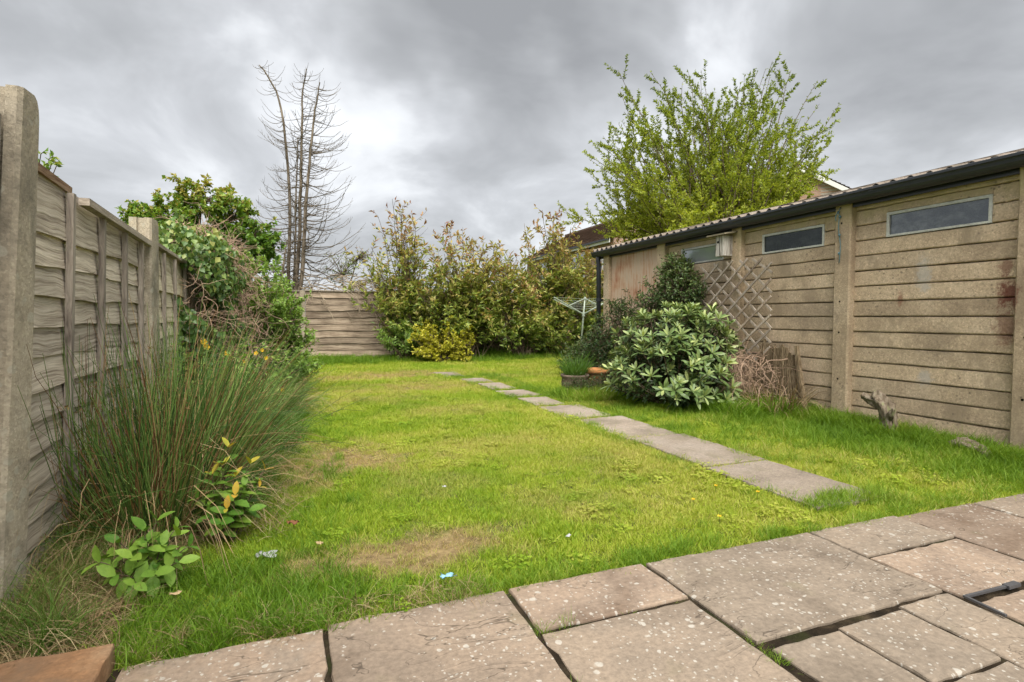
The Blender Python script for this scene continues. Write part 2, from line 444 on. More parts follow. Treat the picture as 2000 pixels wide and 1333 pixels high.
M['fence'] = m_wood('weathered_fence_wood', (0.24, 0.195, 0.15), (0.46, 0.395, 0.315), (0.62, 0.55, 0.45), 'Y', blotch=0.35, bump=0.006, grain=44.0, knots=True)
M['batten'] = m_wood('batten_wood', (0.15, 0.125, 0.105), (0.29, 0.25, 0.21), (0.42, 0.37, 0.31), 'Z')
M['cap'] = m_wood('cap_wood', (0.24, 0.20, 0.16), (0.42, 0.36, 0.29), (0.54, 0.47, 0.39), 'Y')
M['capred'] = m_wood('broken_cap_wood', (0.17, 0.10, 0.06), (0.29, 0.19, 0.12), (0.38, 0.29, 0.2), 'Y')
M['palefence'] = m_wood('pale_fence_wood', (0.34, 0.29, 0.20), (0.48, 0.42, 0.30), (0.58, 0.52, 0.40), 'Y', blotch=0.2)
M['back'] = m_wood('brown_fence_wood', (0.14, 0.105, 0.075), (0.29, 0.225, 0.165), (0.42, 0.34, 0.255), 'X', grain=22.0, blotch=0.65)
M['backpost'] = m_concrete('back_post', (0.34, 0.29, 0.215), (0.25, 0.21, 0.16), (0.40, 0.35, 0.27), 0.3)
M['ply'] = None
m, t = new_mat('weathered_plywood'); p = t.pos()
g = t.noise(t.scaled(p, (10, 10, 0.9)), 3.0, 6.0, 0.6); b = t.noise(p, 2.3, 5.0, 0.6)
c = t.ramp(t.math('ADD', t.math('MULTIPLY', g, 0.45), t.math('MULTIPLY', b, 0.55)), [(0.34, (0.36, 0.14, 0.08)), (0.43, (0.52, 0.31, 0.20)), (0.53, (0.60, 0.46, 0.34)), (0.7, (0.48, 0.38, 0.29))])
finish(t, c, 0.8, bump=g, bump_d=0.002, spec=0.2); M['ply'] = m
M['gutter'] = m_flat('dark_gutter_plastic', (0.022, 0.026, 0.031), 0.34, 0.5, var=0.25)
M['roof'] = m_concrete('fibre_cement_roof', (0.30, 0.25, 0.205), (0.17, 0.14, 0.115), (0.37, 0.32, 0.27), 0.3, algae=(0.14, 0.12, 0.09))
M['frame'] = m_flat('white_window_putty', (0.50, 0.51, 0.46), 0.6, var=0.3)
def m_glass(name, base, refl, rough, dust):
    m, t = new_mat(name); p = t.pos()
    d = t.math('MULTIPLY', t.step(t.noise(t.scaled(p, (1, 1, 1.8)), 6.0, 8.0, 0.75), 0.40, 0.72), dust)
    df = t.n('ShaderNodeBsdfDiffuse', {'Color': t.mix(d, (*base, 1), (0.30, 0.33, 0.33, 1))})
    gl = t.n('ShaderNodeBsdfGlossy', {'Roughness': rough, 'Color': (0.9, 0.95, 1.0, 1)})
    fr = t.n('ShaderNodeFresnel', {'IOR': 1.5})
    mx = t.n('ShaderNodeMixShader', {0: t.math('ADD', fr.outputs[0], refl, clamp=True)})
    t.link(df.outputs[0], mx.inputs[1]); t.link(gl.outputs[0], mx.inputs[2])
    o = t.n('ShaderNodeOutputMaterial'); t.link(mx.outputs[0], o.inputs[0]); return m
M['glass_a'] = m_glass('dusty_dark_glass', (0.022, 0.027, 0.031), 0.05, 0.16, 0.34)
M['glass_b'] = m_glass('black_green_glass', (0.010, 0.014, 0.012), 0.0, 0.25, 0.10)
M['glass_c'] = m_glass('painted_reflection_glass', (0.26, 0.28, 0.285), 0.22, 0.05, 0.35)  # glossy, with the pale sky reflection also put into its base colour
M['house_glass'] = m_glass('house_glass', (0.04, 0.045, 0.05), 0.25, 0.05, 0.1)
M['upvc'] = m_flat('white_plastic', (0.72, 0.72, 0.70), 0.45)
# sandstone patio with pale lichen
def m_patio():
    m, t = new_mat('sandstone_flag'); p = t.pos(); q = t.vmath('ADD', p, t.rvec(30.0)); r = t.rnd()
    big = t.noise(q, 2.2, 7.0, 0.6, 0.4)
    a = t.ramp(big, [(0.34, (0.185, 0.132, 0.094)), (0.48, (0.265, 0.202, 0.152)), (0.60, (0.325, 0.245, 0.180)), (0.72, (0.270, 0.225, 0.178))])
    b_ = t.ramp(big, [(0.34, (0.185, 0.148, 0.112)), (0.5, (0.262, 0.213, 0.163)), (0.66, (0.31, 0.245, 0.182))])
    c = t.mix(t.step(r, 0.3, 0.7), a, b_)
    tone = t.math('MULTIPLY_ADD', t.noise(t.vmath('ADD', q, (5, 5, 5)), 0.9, 3.0), 0.5, 0.62)
    c = t.mix(1.0, c, t.n('ShaderNodeCombineXYZ', {0: tone, 1: tone, 2: tone}).outputs[0], 'MULTIPLY')
    fine = t.noise(p, 55.0, 7.0, 0.7)
    c = t.mix(0.75, c, t.ramp(fine, [(0.32, 0.62), (0.62, 1.12)]), 'MULTIPLY')
    patch = t.noise(q, 2.4, 4.0, 0.6)
    # lichen rosettes: several sizes
    jit = t.vmath('SCALE', t.vmath('SUBTRACT', t.n('ShaderNodeTexNoise', {'Vector': p, 'Scale': 40.0, 'Detail': 3.0}).outputs['Color'], (0.5, 0.5, 0.5)), scale=0.022)
    lm = None
    for sc, th, pr, zofs in ((13.0, 0.17, 0.52, 0.0), (27.0, 0.24, 0.46, 3.0), (64.0, 0.30, 0.43, 7.0)):
        pp = t.vmath('ADD', t.vmath('MULTIPLY', t.vmath('ADD', q, jit), (1, 1, 0)), (0, 0, zofs))
        v = t.n('ShaderNodeTexVoronoi', {'Vector': pp, 'Scale': sc}, feature='F1')
        cr = t.n('ShaderNodeSeparateColor', {0: v.outputs['Color']})
        rr = t.math('MULTIPLY', cr.outputs[0], th)
        mk = t.math('SUBTRACT', 1.0, t.step(t.math('SUBTRACT', v.outputs['Distance'], rr), 0.0, 0.07))
        keep = t.step(t.math('ADD', t.math('MULTIPLY', cr.outputs[1], 0.34), patch), pr + 0.17, pr + 0.22)
        mk = t.math('MULTIPLY', mk, keep)
        lm = mk if lm is None else t.math('MAXIMUM', lm, mk)
    lm = t.math('MULTIPLY', lm, t.ramp(fine, [(0.3, 0.55), (0.5, 1.0)]))
    c = t.mix(t.math('MULTIPLY', lm, 0.66), c, (0.46, 0.44, 0.39, 1))
    # cleft ledges
    led = t.noise(t.scaled(q, (1.0, 2.6, 1.0)), 2.0, 4.0, 0.5, 1.2)
    ln = t.math('ABSOLUTE', t.math('SUBTRACT', led, 0.5))
    crack = t.math('MULTIPLY', t.math('SUBTRACT', 1.0, t.step(ln, 0.0, 0.006)), t.step(t.noise(q, 1.3, 2.0), 0.48, 0.56))
    c = t.mix(t.math('MULTIPLY', crack, 0.75), c, (0.05, 0.038, 0.028, 1))
    moss = t.math('MULTIPLY', t.step(t.noise(q, 5.0, 5.0), 0.60, 0.75), 0.25)
    c = t.mix(moss, c, (0.13, 0.125, 0.06, 1))
    h = t.math('ADD', t.math('MULTIPLY', t.math('ADD', fine, t.math('MULTIPLY', t.step(led, 0.45, 0.5), 0.6)), 0.5), t.math('MULTIPLY', big, 1.2))
    finish(t, c, 0.82, bump=h, bump_d=0.0028, spec=0.25)
    return m
M['patio'] = m_patio()
M['brickstone'] = m_concrete('orange_sandstone', (0.30, 0.165, 0.085), (0.20, 0.125, 0.075), (0.33, 0.22, 0.13), 0.25, algae=(0.17, 0.12, 0.08))
M['path'] = m_concrete('path_concrete', (0.29, 0.24, 0.19), (0.21, 0.175, 0.14), (0.34, 0.29, 0.24), 0.45, algae=(0.19, 0.165, 0.115), sscale=170.0)
def m_soil():
    m, t = new_mat('soil'); p = t.pos()
    n = t.noise(p, 12.0, 8.0, 0.7)
    c = t.ramp(n, [(0.3, (0.010, 0.008, 0.005)), (0.5, (0.026, 0.019, 0.012)), (0.66, (0.06, 0.045, 0.027))])
    v = t.noise(p, 4.0, 3.0)
    c = t.mix(t.math('MULTIPLY', t.step(v, 0.5, 0.66), 0.5), c, (0.03, 0.04, 0.010, 1))
    finish(t, c, 0.95, bump=n, bump_d=0.02, spec=0.1); return m
M['soil'] = m_soil()
# dry patches shared by lawn ground and blades: (centre, radius)
DRY = [(gnd(660, 905), (0.50, 0.55), 1.05), (gnd(790, 1085), (0.55, 0.22), 1.05), (gnd(740, 735), (1.5, 0.7), 0.95), (gnd(810, 757), (1.3, 0.6), 0.6), (gnd(690, 785), (0.8, 0.5), 0.4), (gnd(900, 800), (0.7, 0.5), 0.35),
       (gnd(960, 870), (0.6, 0.5), 0.28), (gnd(1010, 735), (0.7, 0.4), 0.35), (gnd(1200, 900), (0.5, 0.5), 0.25), (gnd(1130, 985), (0.5, 0.3), 0.3), (gnd(830, 945), (0.4, 0.4), 0.25)]
def dry_mask(t, p):
    wob = t.math('MULTIPLY', t.math('SUBTRACT', t.noise(p, 5.0, 5.0, 0.65), 0.5), 1.5)
    acc = None
    for c, (rx, ry), s in DRY:
        dv = t.vmath('DIVIDE', t.vmath('MULTIPLY', t.vmath('SUBTRACT', p, (c[0], c[1], 0)), (1, 1, 0)), (rx, ry, 1))
        mk = t.math('MULTIPLY', t.math('SUBTRACT', 1.0, t.step(t.math('ADD', t.vmath('LENGTH', dv), wob), 0.35, 1.15)), s)
        acc = mk if acc is None else t.math('MAXIMUM', acc, mk)
    return acc
def m_ground():
    m, t = new_mat('garden_ground'); p = t.pos()
    n = t.noise(p, 14.0, 8.0, 0.7)
    c = t.ramp(n, [(0.3, (0.05, 0.055, 0.014)), (0.5, (0.10, 0.125, 0.025)), (0.68, (0.17, 0.17, 0.05))])
    d = dry_mask(t, p)
    c = t.mix(t.math('MULTIPLY', d, 0.9, clamp=True), c, t.ramp(n, [(0.3, (0.09, 0.06, 0.03)), (0.6, (0.30, 0.22, 0.11))]))
    finish(t, c, 0.95, bump=n, bump_d=0.02, spec=0.1); return m
M['ground'] = m_ground()
def m_grass(name, stops, dry=True, drycol=(0.46, 0.35, 0.16), transl=0.35):
    m, t = new_mat(name)
    a = t.n('ShaderNodeAttribute', attribute_name='var', attribute_type='GEOMETRY').outputs['Fac']
    n = t.n('ShaderNodeAttribute', attribute_name='tone', attribute_type='INSTANCER').outputs['Fac']
    f = t.math('ADD', t.math('MULTIPLY', a, 0.5), t.math('MULTIPLY', n, 0.5))
    c = t.ramp(f, [(s, col) for s, col in stops])
    if dry:
        dd = t.n('ShaderNodeAttribute', attribute_name='dry', attribute_type='INSTANCER').outputs['Fac']
        d = t.math('MULTIPLY', dd, t.math('MULTIPLY_ADD', a, 1.1, 0.35), clamp=True)
        c = t.mix(d, c, (*drycol, 1))
    tc = t.mix(1.0, c, (1.15, 1.15, 0.5, 1), 'MULTIPLY')
    finish(t, c, 0.55, spec=0.25, transl=transl, tcol=tc); return m
M['lawn'] = m_grass('lawn_blades', [(0.0, (0.14, 0.26, 0.014)), (0.35, (0.26, 0.37, 0.024)), (0.65, (0.37, 0.43, 0.05)), (1.0, (0.52, 0.47, 0.14))])
M['longgrass'] = m_grass('long_grass_blades', [(0.0, (0.08, 0.17, 0.012)), (0.5, (0.16, 0.285, 0.020)), (0.85, (0.26, 0.35, 0.04)), (1.0, (0.42, 0.37, 0.13))], dry=False)
M['bordergrass'] = m_grass('border_grass_blades', [(0.0, (0.05, 0.12, 0.016)), (0.45, (0.10, 0.20, 0.030)), (0.75, (0.19, 0.25, 0.06)), (1.0, (0.40, 0.32, 0.15))], dry=False)
M['straw'] = m_leaf('straw', [(0.0, (0.14, 0.09, 0.045)), (0.5, (0.32, 0.22, 0.11)), (1.0, (0.46, 0.37, 0.21))], 0.7, 0.15)
M['rush'] = m_leaf('rush_stem', [(0.0, (0.025, 0.06, 0.013)), (0.5, (0.085, 0.17, 0.030)), (1.0, (0.22, 0.32, 0.08))], 0.5, 0.1)
M['rushbrown'] = m_leaf('brown_rush_stem', [(0.0, (0.085, 0.035, 0.015)), (0.5, (0.19, 0.10, 0.035)), (1.0, (0.36, 0.25, 0.11))], 0.6, 0.1)
M['seed'] = m_leaf('rush_seed', [(0.0, (0.12, 0.07, 0.025)), (1.0, (0.27, 0.19, 0.08))], 0.8, 0.1)
M['hyp'] = m_leaf('hypericum_leaf', [(0.0, (0.045, 0.15, 0.025)), (0.5, (0.12, 0.27, 0.035)), (1.0, (0.22, 0.36, 0.05))], 0.42, 0.3)
M['hypyellow'] = m_flat('yellow_new_leaf', (0.55, 0.43, 0.045), 0.45, var=0.35)
def m_hleaf(name, c1, c2):
    m, t = new_mat(name); p = t.pos()
    nz = t.noise(p, 60.0, 5.0, 0.65)
    f = t.math('ADD', t.math('MULTIPLY', t.rnd(), 0.6), t.math('MULTIPLY', nz, 0.6))
    c = t.ramp(f, [(0.2, c1), (0.95, c2)])
    finish(t, c, 0.5, bump=nz, bump_d=0.003, spec=0.25, transl=0.3, tcol=t.mix(1.0, c, (1.2, 1.15, 0.5, 1), 'MULTIPLY')); return m
M['hleaf'] = m_hleaf('broad_green_leaf', (0.06, 0.17, 0.022), (0.26, 0.40, 0.06))
M['hleafy'] = m_hleaf('broad_yellow_leaf', (0.34, 0.38, 0.05), (0.60, 0.36, 0.05))
M['rhodo'] = m_leaf('rhododendron_leaf', [(0.0, (0.05, 0.10, 0.030)), (0.45, (0.13, 0.205, 0.062)), (0.75, (0.28, 0.35, 0.13)), (1.0, (0.44, 0.50, 0.19))], 0.38, 0.18, 0.45)
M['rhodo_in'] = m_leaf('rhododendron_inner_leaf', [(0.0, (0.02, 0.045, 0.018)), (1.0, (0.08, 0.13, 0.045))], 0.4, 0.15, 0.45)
M['bark'] = m_wood('brown_bark', (0.06, 0.045, 0.03), (0.12, 0.09, 0.06), (0.20, 0.16, 0.11), 'Z', grain=20.0, bump=0.01)
M['deadbark'] = m_wood('dead_bark', (0.10, 0.08, 0.06), (0.19, 0.155, 0.115), (0.28, 0.235, 0.18), 'Z', grain=14.0, bump=0.01)
M['twig'] = m_flat('pale_twig', (0.30, 0.245, 0.175), 0.85, 0.15, var=0.35)
M['deadtwig'] = m_flat('grey_twig', (0.14, 0.115, 0.085), 0.85, 0.15, var=0.3)
M['vine'] = m_flat('dry_vine', (0.40, 0.28, 0.20), 0.85, 0.15, var=0.35)
M['willow'] = m_leaf('willow_leaf', [(0.0, (0.075, 0.11, 0.022)), (0.35, (0.19, 0.26, 0.035)), (0.7, (0.34, 0.41, 0.05)), (1.0, (0.47, 0.50, 0.07))], 0.5, 0.4)
M['maple'] = m_leaf('tree_leaf', [(0.0, (0.045, 0.11, 0.018)), (0.5, (0.125, 0.24, 0.032)), (0.85, (0.24, 0.35, 0.055)), (1.0, (0.36, 0.32, 0.085))], 0.5, 0.35)
M['phot'] = m_leaf('photinia_leaf', [(0.0, (0.065, 0.12, 0.02)), (0.25, (0.16, 0.24, 0.04)), (0.48, (0.31, 0.36, 0.075)), (0.66, (0.42, 0.36, 0.12)), (0.84, (0.40, 0.23, 0.11)), (1.0, (0.24, 0.10, 0.055))], 0.4, 0.3)
M['euon'] = m_leaf('golden_leaf', [(0.0, (0.18, 0.22, 0.02)), (0.4, (0.42, 0.43, 0.035)), (1.0, (0.66, 0.58, 0.09))], 0.45, 0.3)
M['ivy'] = m_leaf('ivy_leaf', [(0.0, (0.03, 0.07, 0.02)), (0.5, (0.095, 0.18, 0.04)), (0.8, (0.20, 0.29, 0.07)), (1.0, (0.34, 0.36, 0.10))], 0.4, 0.2, 0.5)
M['privet'] = m_leaf('privet_leaf', [(0.0, (0.09, 0.18, 0.04)), (0.5, (0.23, 0.37, 0.08)), (1.0, (0.40, 0.52, 0.15))], 0.45, 0.35)
M['climber'] = m_leaf('dark_climber_leaf', [(0.0, (0.02, 0.05, 0.014)), (0.55, (0.065, 0.115, 0.03)), (1.0, (0.16, 0.21, 0.065))], 0.45, 0.2)
M['terra'] = m_flat('terracotta', (0.42, 0.19, 0.07), 0.85, var=0.3, bump=0.003)
M['brownpot'] = m_flat('brown_pot', (0.16, 0.12, 0.09), 0.8, var=0.4, bump=0.004)
M['airer'] = m_flat('galvanised_metal', (0.36, 0.42, 0.35), 0.45, 0.5, 0.25, var=0.15)
M['cord'] = m_flat('washing_line', (0.45, 0.5, 0.42), 0.6)
M['rope'] = m_flat('blue_rope', (0.10, 0.19, 0.21), 0.8, var=0.3)
M['trellis'] = m_wood('pale_trellis_wood', (0.27, 0.22, 0.17), (0.44, 0.37, 0.30), (0.54, 0.47, 0.39), 'Z', blotch=0.4)
M['trellisd'] = m_wood('brown_trellis_wood', (0.20, 0.15, 0.11), (0.36, 0.28, 0.215), (0.46, 0.38, 0.30), 'Z', blotch=0.4)
M['screen'] = m_wood('old_screen_wood', (0.07, 0.05, 0.03), (0.17, 0.125, 0.075), (0.28, 0.22, 0.14), 'Z')
M['birdbox'] = m_wood('peeling_birdbox', (0.12, 0.10, 0.08), (0.46, 0.42, 0.37), (0.62, 0.60, 0.55), 'Z', blotch=0.3)
M['birdroof'] = m_wood('birdbox_roof', (0.12, 0.10, 0.06), (0.22, 0.19, 0.12), (0.30, 0.27, 0.19), 'Y')
M['hole'] = m_flat('dark_hole', (0.006, 0.005, 0.004), 0.9, 0.0)
M['metal'] = m_flat('grey_metal', (0.085, 0.085, 0.09), 0.5, 0.5, 0.3, var=0.2)
M['white'] = m_flat('white_scrap', (0.42, 0.43, 0.43), 0.5, var=0.2)
M['blue'] = m_flat('blue_scrap', (0.22, 0.42, 0.52), 0.5, var=0.3)
M['deadleaf'] = m_flat('dead_leaf', (0.19, 0.08, 0.035), 0.7, var=0.4)
M['paledead'] = m_flat('pale_dead_leaf', (0.42, 0.31, 0.17), 0.7, var=0.3)
M['mossrock'] = m_concrete('mossy_stone', (0.13, 0.10, 0.06), (0.06, 0.05, 0.03), (0.2, 0.16, 0.10), 0.3, algae=(0.13, 0.13, 0.03))
m, t = new_mat('lichened_driftwood'); p = t.pos()
g = t.noise(t.scaled(p, (18, 18, 4)), 2.0, 6.0, 0.65)
c = t.ramp(g, [(0.3, (0.06, 0.045, 0.032)), (0.5, (0.22, 0.175, 0.125)), (0.68, (0.36, 0.31, 0.24))])
c = t.mix(t.math('MULTIPLY', t.step(t.noise(p, 11.0, 5.0), 0.55, 0.66), 0.8), c, (0.30, 0.32, 0.16, 1))
finish(t, c, 0.9, bump=g, bump_d=0.02, spec=0.1); M['drift'] = m
M['petal'] = m_flat('yellow_petal', (0.75, 0.45, 0.015), 0.5)
def m_brick():
    m, t = new_mat('house_brick'); p = t.pos()
    s = t.n('ShaderNodeSeparateXYZ', {0: p})
    cv = t.n('ShaderNodeCombineXYZ', {0: t.math('ADD', s.outputs[0], s.outputs[1]), 1: s.outputs[2], 2: 0.0}).outputs[0]
    b = t.n('ShaderNodeTexBrick', {'Vector': cv, 'Scale': 1.0, 'Mortar Size': 0.012, 'Brick Width': 0.225, 'Row Height': 0.075, 'Color1': (0.36, 0.19, 0.125, 1), 'Color2': (0.46, 0.29, 0.20, 1), 'Mortar': (0.42, 0.37, 0.31, 1)})
    c = t.mix(0.5, b.outputs[0], t.ramp(t.noise(p, 2.0, 5.0), [(0.3, 0.7), (0.7, 1.1)]), 'MULTIPLY')
    finish(t, c, 0.9, bump=b.outputs['Fac'], bump_d=-0.006, spec=0.15); return m
M['brick'] = m_brick()
M['tile'] = m_concrete('brown_roof_tile', (0.16, 0.105, 0.08), (0.10, 0.07, 0.055), (0.21, 0.15, 0.115), 0.2)
print('materials done')

# ------------------------------------------------------------------ the setting: ground, patio, path
xs = np.unique(np.concatenate([np.linspace(-600, -20, 18), np.linspace(-20, -2.4, 16), np.arange(-2.4, 9.01, 0.12), np.linspace(9.1, 40, 20), np.linspace(40, 600, 18)]))
ys = np.unique(np.concatenate([np.linspace(-300, -5, 12), np.linspace(-5, 1.5, 8), np.arange(1.6, 1.95, 0.035), np.arange(1.96, 14.01, 0.12), np.linspace(14.2, 60, 24), np.linspace(60, 900, 18)]))
gx, gy = np.meshgrid(xs, ys)
V = np.stack([gx, gy, gz(gx, gy)], -1).reshape(-1, 3)
nx = len(xs); ii, jj = np.meshgrid(np.arange(nx - 1), np.arange(len(ys) - 1)); a = (jj * nx + ii).ravel()
props(fobj('ground', V, np.stack([a, a + 1, a + nx + 1, a + nx], 1), M['ground'], smooth=True), kind='structure')

rng = np.random.default_rng(11)
def flag(x0, x1, y0, y1, zt, th, mat, parent, name, seed, rough=0.006, tilt=(0, 0)):
    """one paving flag: slightly irregular edges, worn arris, gentle hollows"""
    r = np.random.default_rng(seed)
    def edge(p, q, n):
        n = max(3, n); t_ = np.linspace(0, 1, n, endpoint=False)[:, None]
        e = np.array(p) * (1 - t_) + np.array(q) * t_
        e += r.normal(0, rough, e.shape) * (np.arange(n) > 0)[:, None]
        return e
    c = [(x0, y0), (x1, y0), (x1, y1), (x0, y1)]
    c = [np.array(k) + r.normal(0, rough * 0.7, 2) for k in c]
    nxx = int((x1 - x0) / 0.05); nyy = int((y1 - y0) / 0.05)
    loop = np.concatenate([edge(c[0], c[1], nxx), edge(c[1], c[2], nyy), edge(c[2], c[3], nxx), edge(c[3], c[0], nyy)])
    ctr = np.array([(x0 + x1) / 2, (y0 + y1) / 2]); n = len(loop)
    def ring(f, z, jit=0.0):
        d = loop - ctr; L = np.linalg.norm(d, axis=1, keepdims=True)
        q = ctr + d * (1 - f / L)
        zz = z + (q[:, 0] - ctr[0]) * tilt[0] + (q[:, 1] - ctr[1]) * tilt[1] + r.normal(0, jit, n)
        return np.concatenate([q, zz[:, None]], 1)
    rings = [ring(0.0, zt - th), ring(0.0, zt - 0.006, 0.0012), ring(0.003, zt - 0.0015, 0.0008), ring(0.010, zt, 0.0005)]
    Vv = np.concatenate(rings + [np.array([[ctr[0], ctr[1], zt]])])
    fs = []
    for k in range(3):
        for i in range(n): fs.append((k * n + i, k * n + (i + 1) % n, (k + 1) * n + (i + 1) % n, (k + 1) * n + i))
    for i in range(n): fs.append((3 * n + i, 3 * n + (i + 1) % n, 4 * n))
    mb = MB(); mb.add(Vv, fs); return mb.build(name, mat, parent)
bed = MB()
bed.add([(-1.6, -2.0, 0.012), (5.4, -2.0, 0.012), (5.4, PATIO_Y - 0.012, 0.012), (-1.6, PATIO_Y - 0.012, 0.012), (-1.6, PATIO_Y - 0.012, -0.12), (5.4, PATIO_Y - 0.012, -0.12)], [(0, 1, 2, 3), (3, 2, 5, 4)])
patio = props(bed.build('patio', M['soil']), kind='structure')
J = -0.004
FL = [(-0.48, 0.045, 1.12, 1.775), (0.066, 0.662, 1.19, 1.80), (0.684, 1.246, 1.53, 1.80), (0.684, 1.246, 0.88, 1.507), (1.268, 2.13, 1.238, 1.795), (2.155, 2.71, 1.535, 1.795), (2.155, 2.695, 1.185, 1.512),
      (2.735, 3.29, 1.165, 1.79), (3.312, 3.86, 1.42, 1.785), (3.88, 4.72, 1.3, 1.79), (3.312, 3.86, 0.85, 1.40), (1.29, 1.548, 0.72, 1.185), (1.57, 1.858, 0.925, 1.195), (1.882, 2.128, 0.66, 1.215), (1.57, 1.858, 0.45, 0.90),
      (2.155, 2.70, 0.60, 1.135), (2.725, 3.29, 0.55, 1.142), (0.066, 0.662, 0.55, 1.168), (-0.48, 0.045, 0.5, 1.10), (0.684, 1.246, 0.3, 0.858), (3.88, 4.72, 0.6, 1.28)]
for i, (x0, x1, y0, y1) in enumerate(FL):
    flag(x0 + J, x1 - J, y0 + J, y1 - J, 0.022 + float(rng.normal(0, 0.0025)), 0.05, M['patio'], patio, 'flagstone', 40 + i, 0.0028, (float(rng.normal(0, 0.003)), float(rng.normal(0, 0.003))))

pb = MB(); pb.add([(2.45, 2.0, -0.001), (2.98, 2.0, -0.001), (2.96, 4.7, -0.001), (2.46, 4.7, -0.001), (2.74, 5.0, 0.0), (2.43, 5.0, 0.0), (2.70, 8.4, 0.002), (2.40, 8.4, 0.002)], [(0, 1, 2, 3), (3, 2, 4, 5), (5, 4, 6, 7)])
path = props(pb.build('path', M['soil']), kind='structure')
SLABS = [(2.46, 2.99, 2.02, 2.855), (2.47, 3.0, 2.88, 3.75), (2.46, 2.97, 3.78, 4.66), (2.42, 2.90, 4.75, 5.45), (2.42, 2.80, 5.57, 6.12), (2.40, 2.83, 6.30, 6.88), (2.43, 2.78, 7.07, 7.72), (2.36, 2.74, 7.93, 8.45), (2.18, 2.56, 8.80, 9.60)]
for i, (x0, x1, y0, y1) in enumerate(SLABS):
    flag(x0, x1, y0, y1, 0.018 + float(rng.normal(0, 0.003)), 0.04, M['path'], path, 'path_slab', 90 + i, 0.003 if i < 3 else 0.010, (float(rng.normal(0, 0.010)), float(rng.normal(0, 0.008))))
# raised orange sandstone block at the foot of the fence
st = flag(-1.45, -0.515, 1.2, 1.82, 0.075, 0.16, M['brickstone'], None, 'sandstone_block', 77, 0.006)
props(st, 'worn orange sandstone block at patio corner beside the concrete fence post', 'stone block')

# ------------------------------------------------------------------ concrete garage
gar = thing('garage', 'long buff concrete sectional garage with dark gutter and corrugated roof', 'garage', (WALLX, 8.2, 0))
EAVE = 2.06
Y_END, Y_NEAR = 8.2, -0.4
POSTS = [(7.86, 8.02), (6.37, 6.55), (4.955, 5.105), (3.60, 3.765), (2.18, 2.345), (0.78, 0.94)]
RIBS = [0.18 + 0.1385 * k for k in range(-2, 15)]
def post(y0, y1, ztop, proud=0.075):
    # cast post, chamfered edges
    c = 0.012; x0, x1 = WALLX - proud, WALLX + 0.10
    prof = [(x1, y0), (x1, y1), (x0 + c, y1), (x0, y1 - c), (x0, y0 + c), (x0 + c, y0)]
    mb = MB(); n = len(prof)
    mb.add([(x, y, -0.15) for x, y in prof] + [(x, y, ztop) for x, y in prof], [tuple(range(n))[::-1], tuple(range(n, 2 * n))] + [(i, (i + 1) % n, n + (i + 1) % n, n + i) for i in range(n)])
    o = mb.build('post', M['garage'], gar)
    for z in (0.42, 0.86, 1.15, 1.88):
        b = MB(); b.tube([(x0 - 0.002, (y0 + y1) / 2 + 0.01, z), (x0 + 0.02, (y0 + y1) / 2 + 0.01, z)], 0.009, 8); b.build('bolt_hole', M['hole'], o)
for (y0, y1) in POSTS: post(y0, y1, EAVE + 0.01)
def rib(y0, y1, z0, z1):
    """ship-lap rib: sloped face leaving a shadow line under the rib above"""
    x = WALLX; r = np.random.default_rng(int(z0 * 977 + y0 * 131) % 99991)
    n = 9; yy = np.linspace(y0, y1, n); mb = MB(); vs = []
    prof = [(0.10, 0.0), (0.004, 0.0), (-0.008, 0.004), (-0.010, 0.012), (-0.004, 0.1265), (0.008, 0.1345), (0.10, 0.1345)]
    hh = (z1 - z0)
    for y in yy:
        dz = r.normal(0, 0.0012); dx = r.normal(0, 0.0008)
        for px_, pz in prof: vs.append((x + px_ + dx, y, z0 + pz / 0.1385 * hh + dz))
    k = len(prof); fs = []
    for i in range(n - 1):
        for j in range(k): fs.append((i * k + j, (i + 1) * k + j, (i + 1) * k + (j + 1) % k, i * k + (j + 1) % k))
    fs += [tuple(range(k)), tuple((n - 1) * k + j for j in range(k))[::-1]]
    mb.add(vs, fs); mb.build('wall_rib', M['garage'], gar)
WIN = [(2.54, 3.305, 'glass_a', 'dusty grey glazed window'), (3.935, 4.687, 'glass_b', 'near black green window'), (5.30, 6.08, 'glass_c', 'window with pale sky reflection put into its colour'), (1.1, 1.86, 'glass_a', 'dusty grey glazed window')]
WZ0, WZ1 = 1.7075, 1.905
BAYS = [(3.60, 2.345, 0), (4.955, 3.765, 1), (6.37, 5.105, 2), (2.18, 0.94, 3)]
